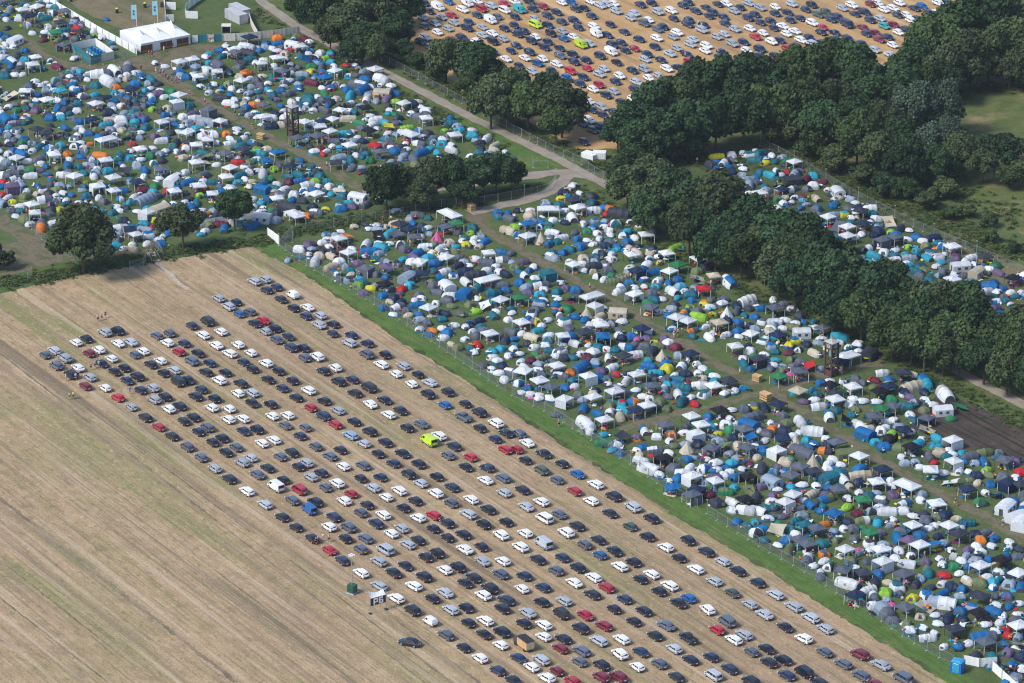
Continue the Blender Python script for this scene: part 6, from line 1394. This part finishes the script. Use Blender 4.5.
# tufts of growth on the ditch banks and rough verges
def tuft(i):
    rs = random.Random(i); b = MB()
    for _ in range(34):
        a_ = rs.uniform(0, 6.28); r_ = abs(rs.gauss(0, .5)); x, y = r_ * math.cos(a_), r_ * math.sin(a_); s = rs.uniform(.1, .22); z = rs.uniform(.1, .75) * max(.2, 1 - r_ * .7); q = rs.uniform(0, 6.28)
        d_ = Vector((math.cos(q), math.sin(q), rs.uniform(-.3, .8))) * s; e2 = Vector((-math.sin(q), math.cos(q), rs.uniform(-.4, .8))) * s; c = Vector((x, y, z)); b.add([c - d_, c - e2, c + d_, c + e2], [(0, 1, 2, 3)])
    return [('t', b.mesh(f'tuft{i}', [M_LEAF]), 0)]
TU = [tuft(i) for i in range(4)]
BANKS = [([(-20, 284), (0, 284), (40, 278), (95, 266), (150, 258), (200, 249), (256, 241), (300, 231), (400, 212), (500, 196), (545, 188)], 4.2, 1300, 1.0, .002), ([(262, 8), (300, 33), (345, 60), (400, 96), (460, 128), (500, 150)], 5, 700, .8, .01),
         ([(345, 36), (400, 66), (463, 97), (520, 127), (575, 155)], 3.5, 500, .9, .01), ([(575, 186), (600, 204), (650, 240), (700, 266), (755, 294), (820, 322), (880, 350), (960, 392), (1030, 428)], 5.0, 1000, .7, .01),
         ([(780, 148), (830, 172), (870, 192), (940, 222), (1024, 258)], 7, 900, .9, .01), ([(905, 170), (940, 190), (980, 205), (1030, 222)], 9, 160, 1.0, .01), ([(950, 95), (1000, 85), (1040, 90)], 6, 120, 1.0, .01), ([(585, 166), (630, 168), (690, 160), (760, 158)], 5, 400, 1.0, .01)]
ROADP = [[(225, -40), (262, 2), (296, 26), (338, 48), (400, 80), (463, 113), (512, 137), (560, 160), (585, 174), (620, 192), (700, 235), (755, 266), (850, 313), (963, 374), (1022, 404), (1100, 440)], [(590, 176), (560, 172), (520, 177), (470, 184), (410, 192), (363, 194)], [(572, 172), (563, 180), (552, 191), (530, 199), (500, 206)]]
ROADSEG = [(G(*a), G(*b)) for q_ in ROADP for a, b in zip(q_, q_[1:])]
items = []
for pl_, wd, n, sc, z in BANKS:
    pts = [G(*p) for p in pl_]; segs = list(zip(pts, pts[1:])); wts = [(b - a).length for a, b in segs]
    for _ in range(n):
        a, b = random.choices(segs, wts)[0]; p = a + (b - a) * R(); nn_ = Vector((b.y - a.y, a.x - b.x, 0)).normalized(); p = p + nn_ * random.gauss(0, wd * .4); p.z = .02
        if any(seg_d(Vector((p.x, p.y, 0)), u_, v_) < 3.0 for u_, v_ in ROADSEG): continue
        c = random.choice([(0.09, 0.15, 0.04), (0.07, 0.12, 0.035), (0.10, 0.15, 0.045), (.17, .17, .07)]); items.append((random.choice(TU), p, RU(0, 6.28), (sc * RU(.7, 1.5),) * 2 + (sc * RU(.35, 1.0),), [c]))
merge('undergrowth', items, 'weeds and low growth along the ditch, verges and meadow edge')
# ---------------------------------------------------------------- daylight
SUNV = Vector((-0.80, -0.42, 0)).normalized(); ELEV = math.radians(46)
sv = Vector((SUNV.x * math.cos(ELEV), SUNV.y * math.cos(ELEV), math.sin(ELEV)))
w = bpy.data.worlds.new("World"); S.world = w; w.use_nodes = True; nt = w.node_tree; nt.nodes.clear()
sky = nt.nodes.new('ShaderNodeTexSky'); sky.sky_type = 'NISHITA'; sky.sun_disc = False; sky.sun_elevation = ELEV; sky.sun_rotation = math.atan2(SUNV.x, SUNV.y)
bg = nt.nodes.new('ShaderNodeBackground'); bg.inputs[1].default_value = 0.145; ow = nt.nodes.new('ShaderNodeOutputWorld')
nt.links.new(sky.outputs[0], bg.inputs[0]); nt.links.new(bg.outputs[0], ow.inputs[0])
ld = bpy.data.lights.new('sun', 'SUN'); ld.energy = 2.9; ld.angle = math.radians(16.0); ld.color = (1, .95, .88)
lo = bpy.data.objects.new('sun', ld); COL.objects.link(lo); lo.rotation_euler = (-sv).to_track_quat('-Z', 'Y').to_euler(); lo.location = (0, 0, 900)
S.view_settings.view_transform = 'Standard'; S.view_settings.look = 'None'; S.view_settings.exposure = 0.46; S.view_settings.gamma = 1; S.view_settings.use_curve_mapping = False
S.render.filter_size = 1.1; S.cycles.pixel_filter_type = 'BLACKMAN_HARRIS'; S.cycles.filter_width = 1.15; S.render.engine = 'CYCLES'; S.cycles.max_bounces = 6; S.cycles.diffuse_bounces = 2; S.cycles.glossy_bounces = 2; S.cycles.transmission_bounces = 2; S.cycles.volume_bounces = 0
S.cycles.use_denoising = True; S.cycles.caustics_reflective = False; S.cycles.caustics_refractive = False
HAZE = 0.00003
if HAZE:
    hb = MB().box((0, 2900, 197), (6300, 6600, 404)).mesh('haze', []); hm = bpy.data.materials.new('haze_air'); hm.use_nodes = True; n = hm.node_tree; n.nodes.clear()
    o_ = n.nodes.new('ShaderNodeOutputMaterial'); pv = n.nodes.new('ShaderNodeVolumePrincipled'); pv.inputs['Color'].default_value = (.72, .82, 1, 1); pv.inputs['Density'].default_value = HAZE
    n.links.new(pv.outputs[0], o_.inputs['Volume']); hb.materials.append(hm); tag(obj('haze', hb), 'thin bluish summer haze over the whole site', None, None, 'stuff')
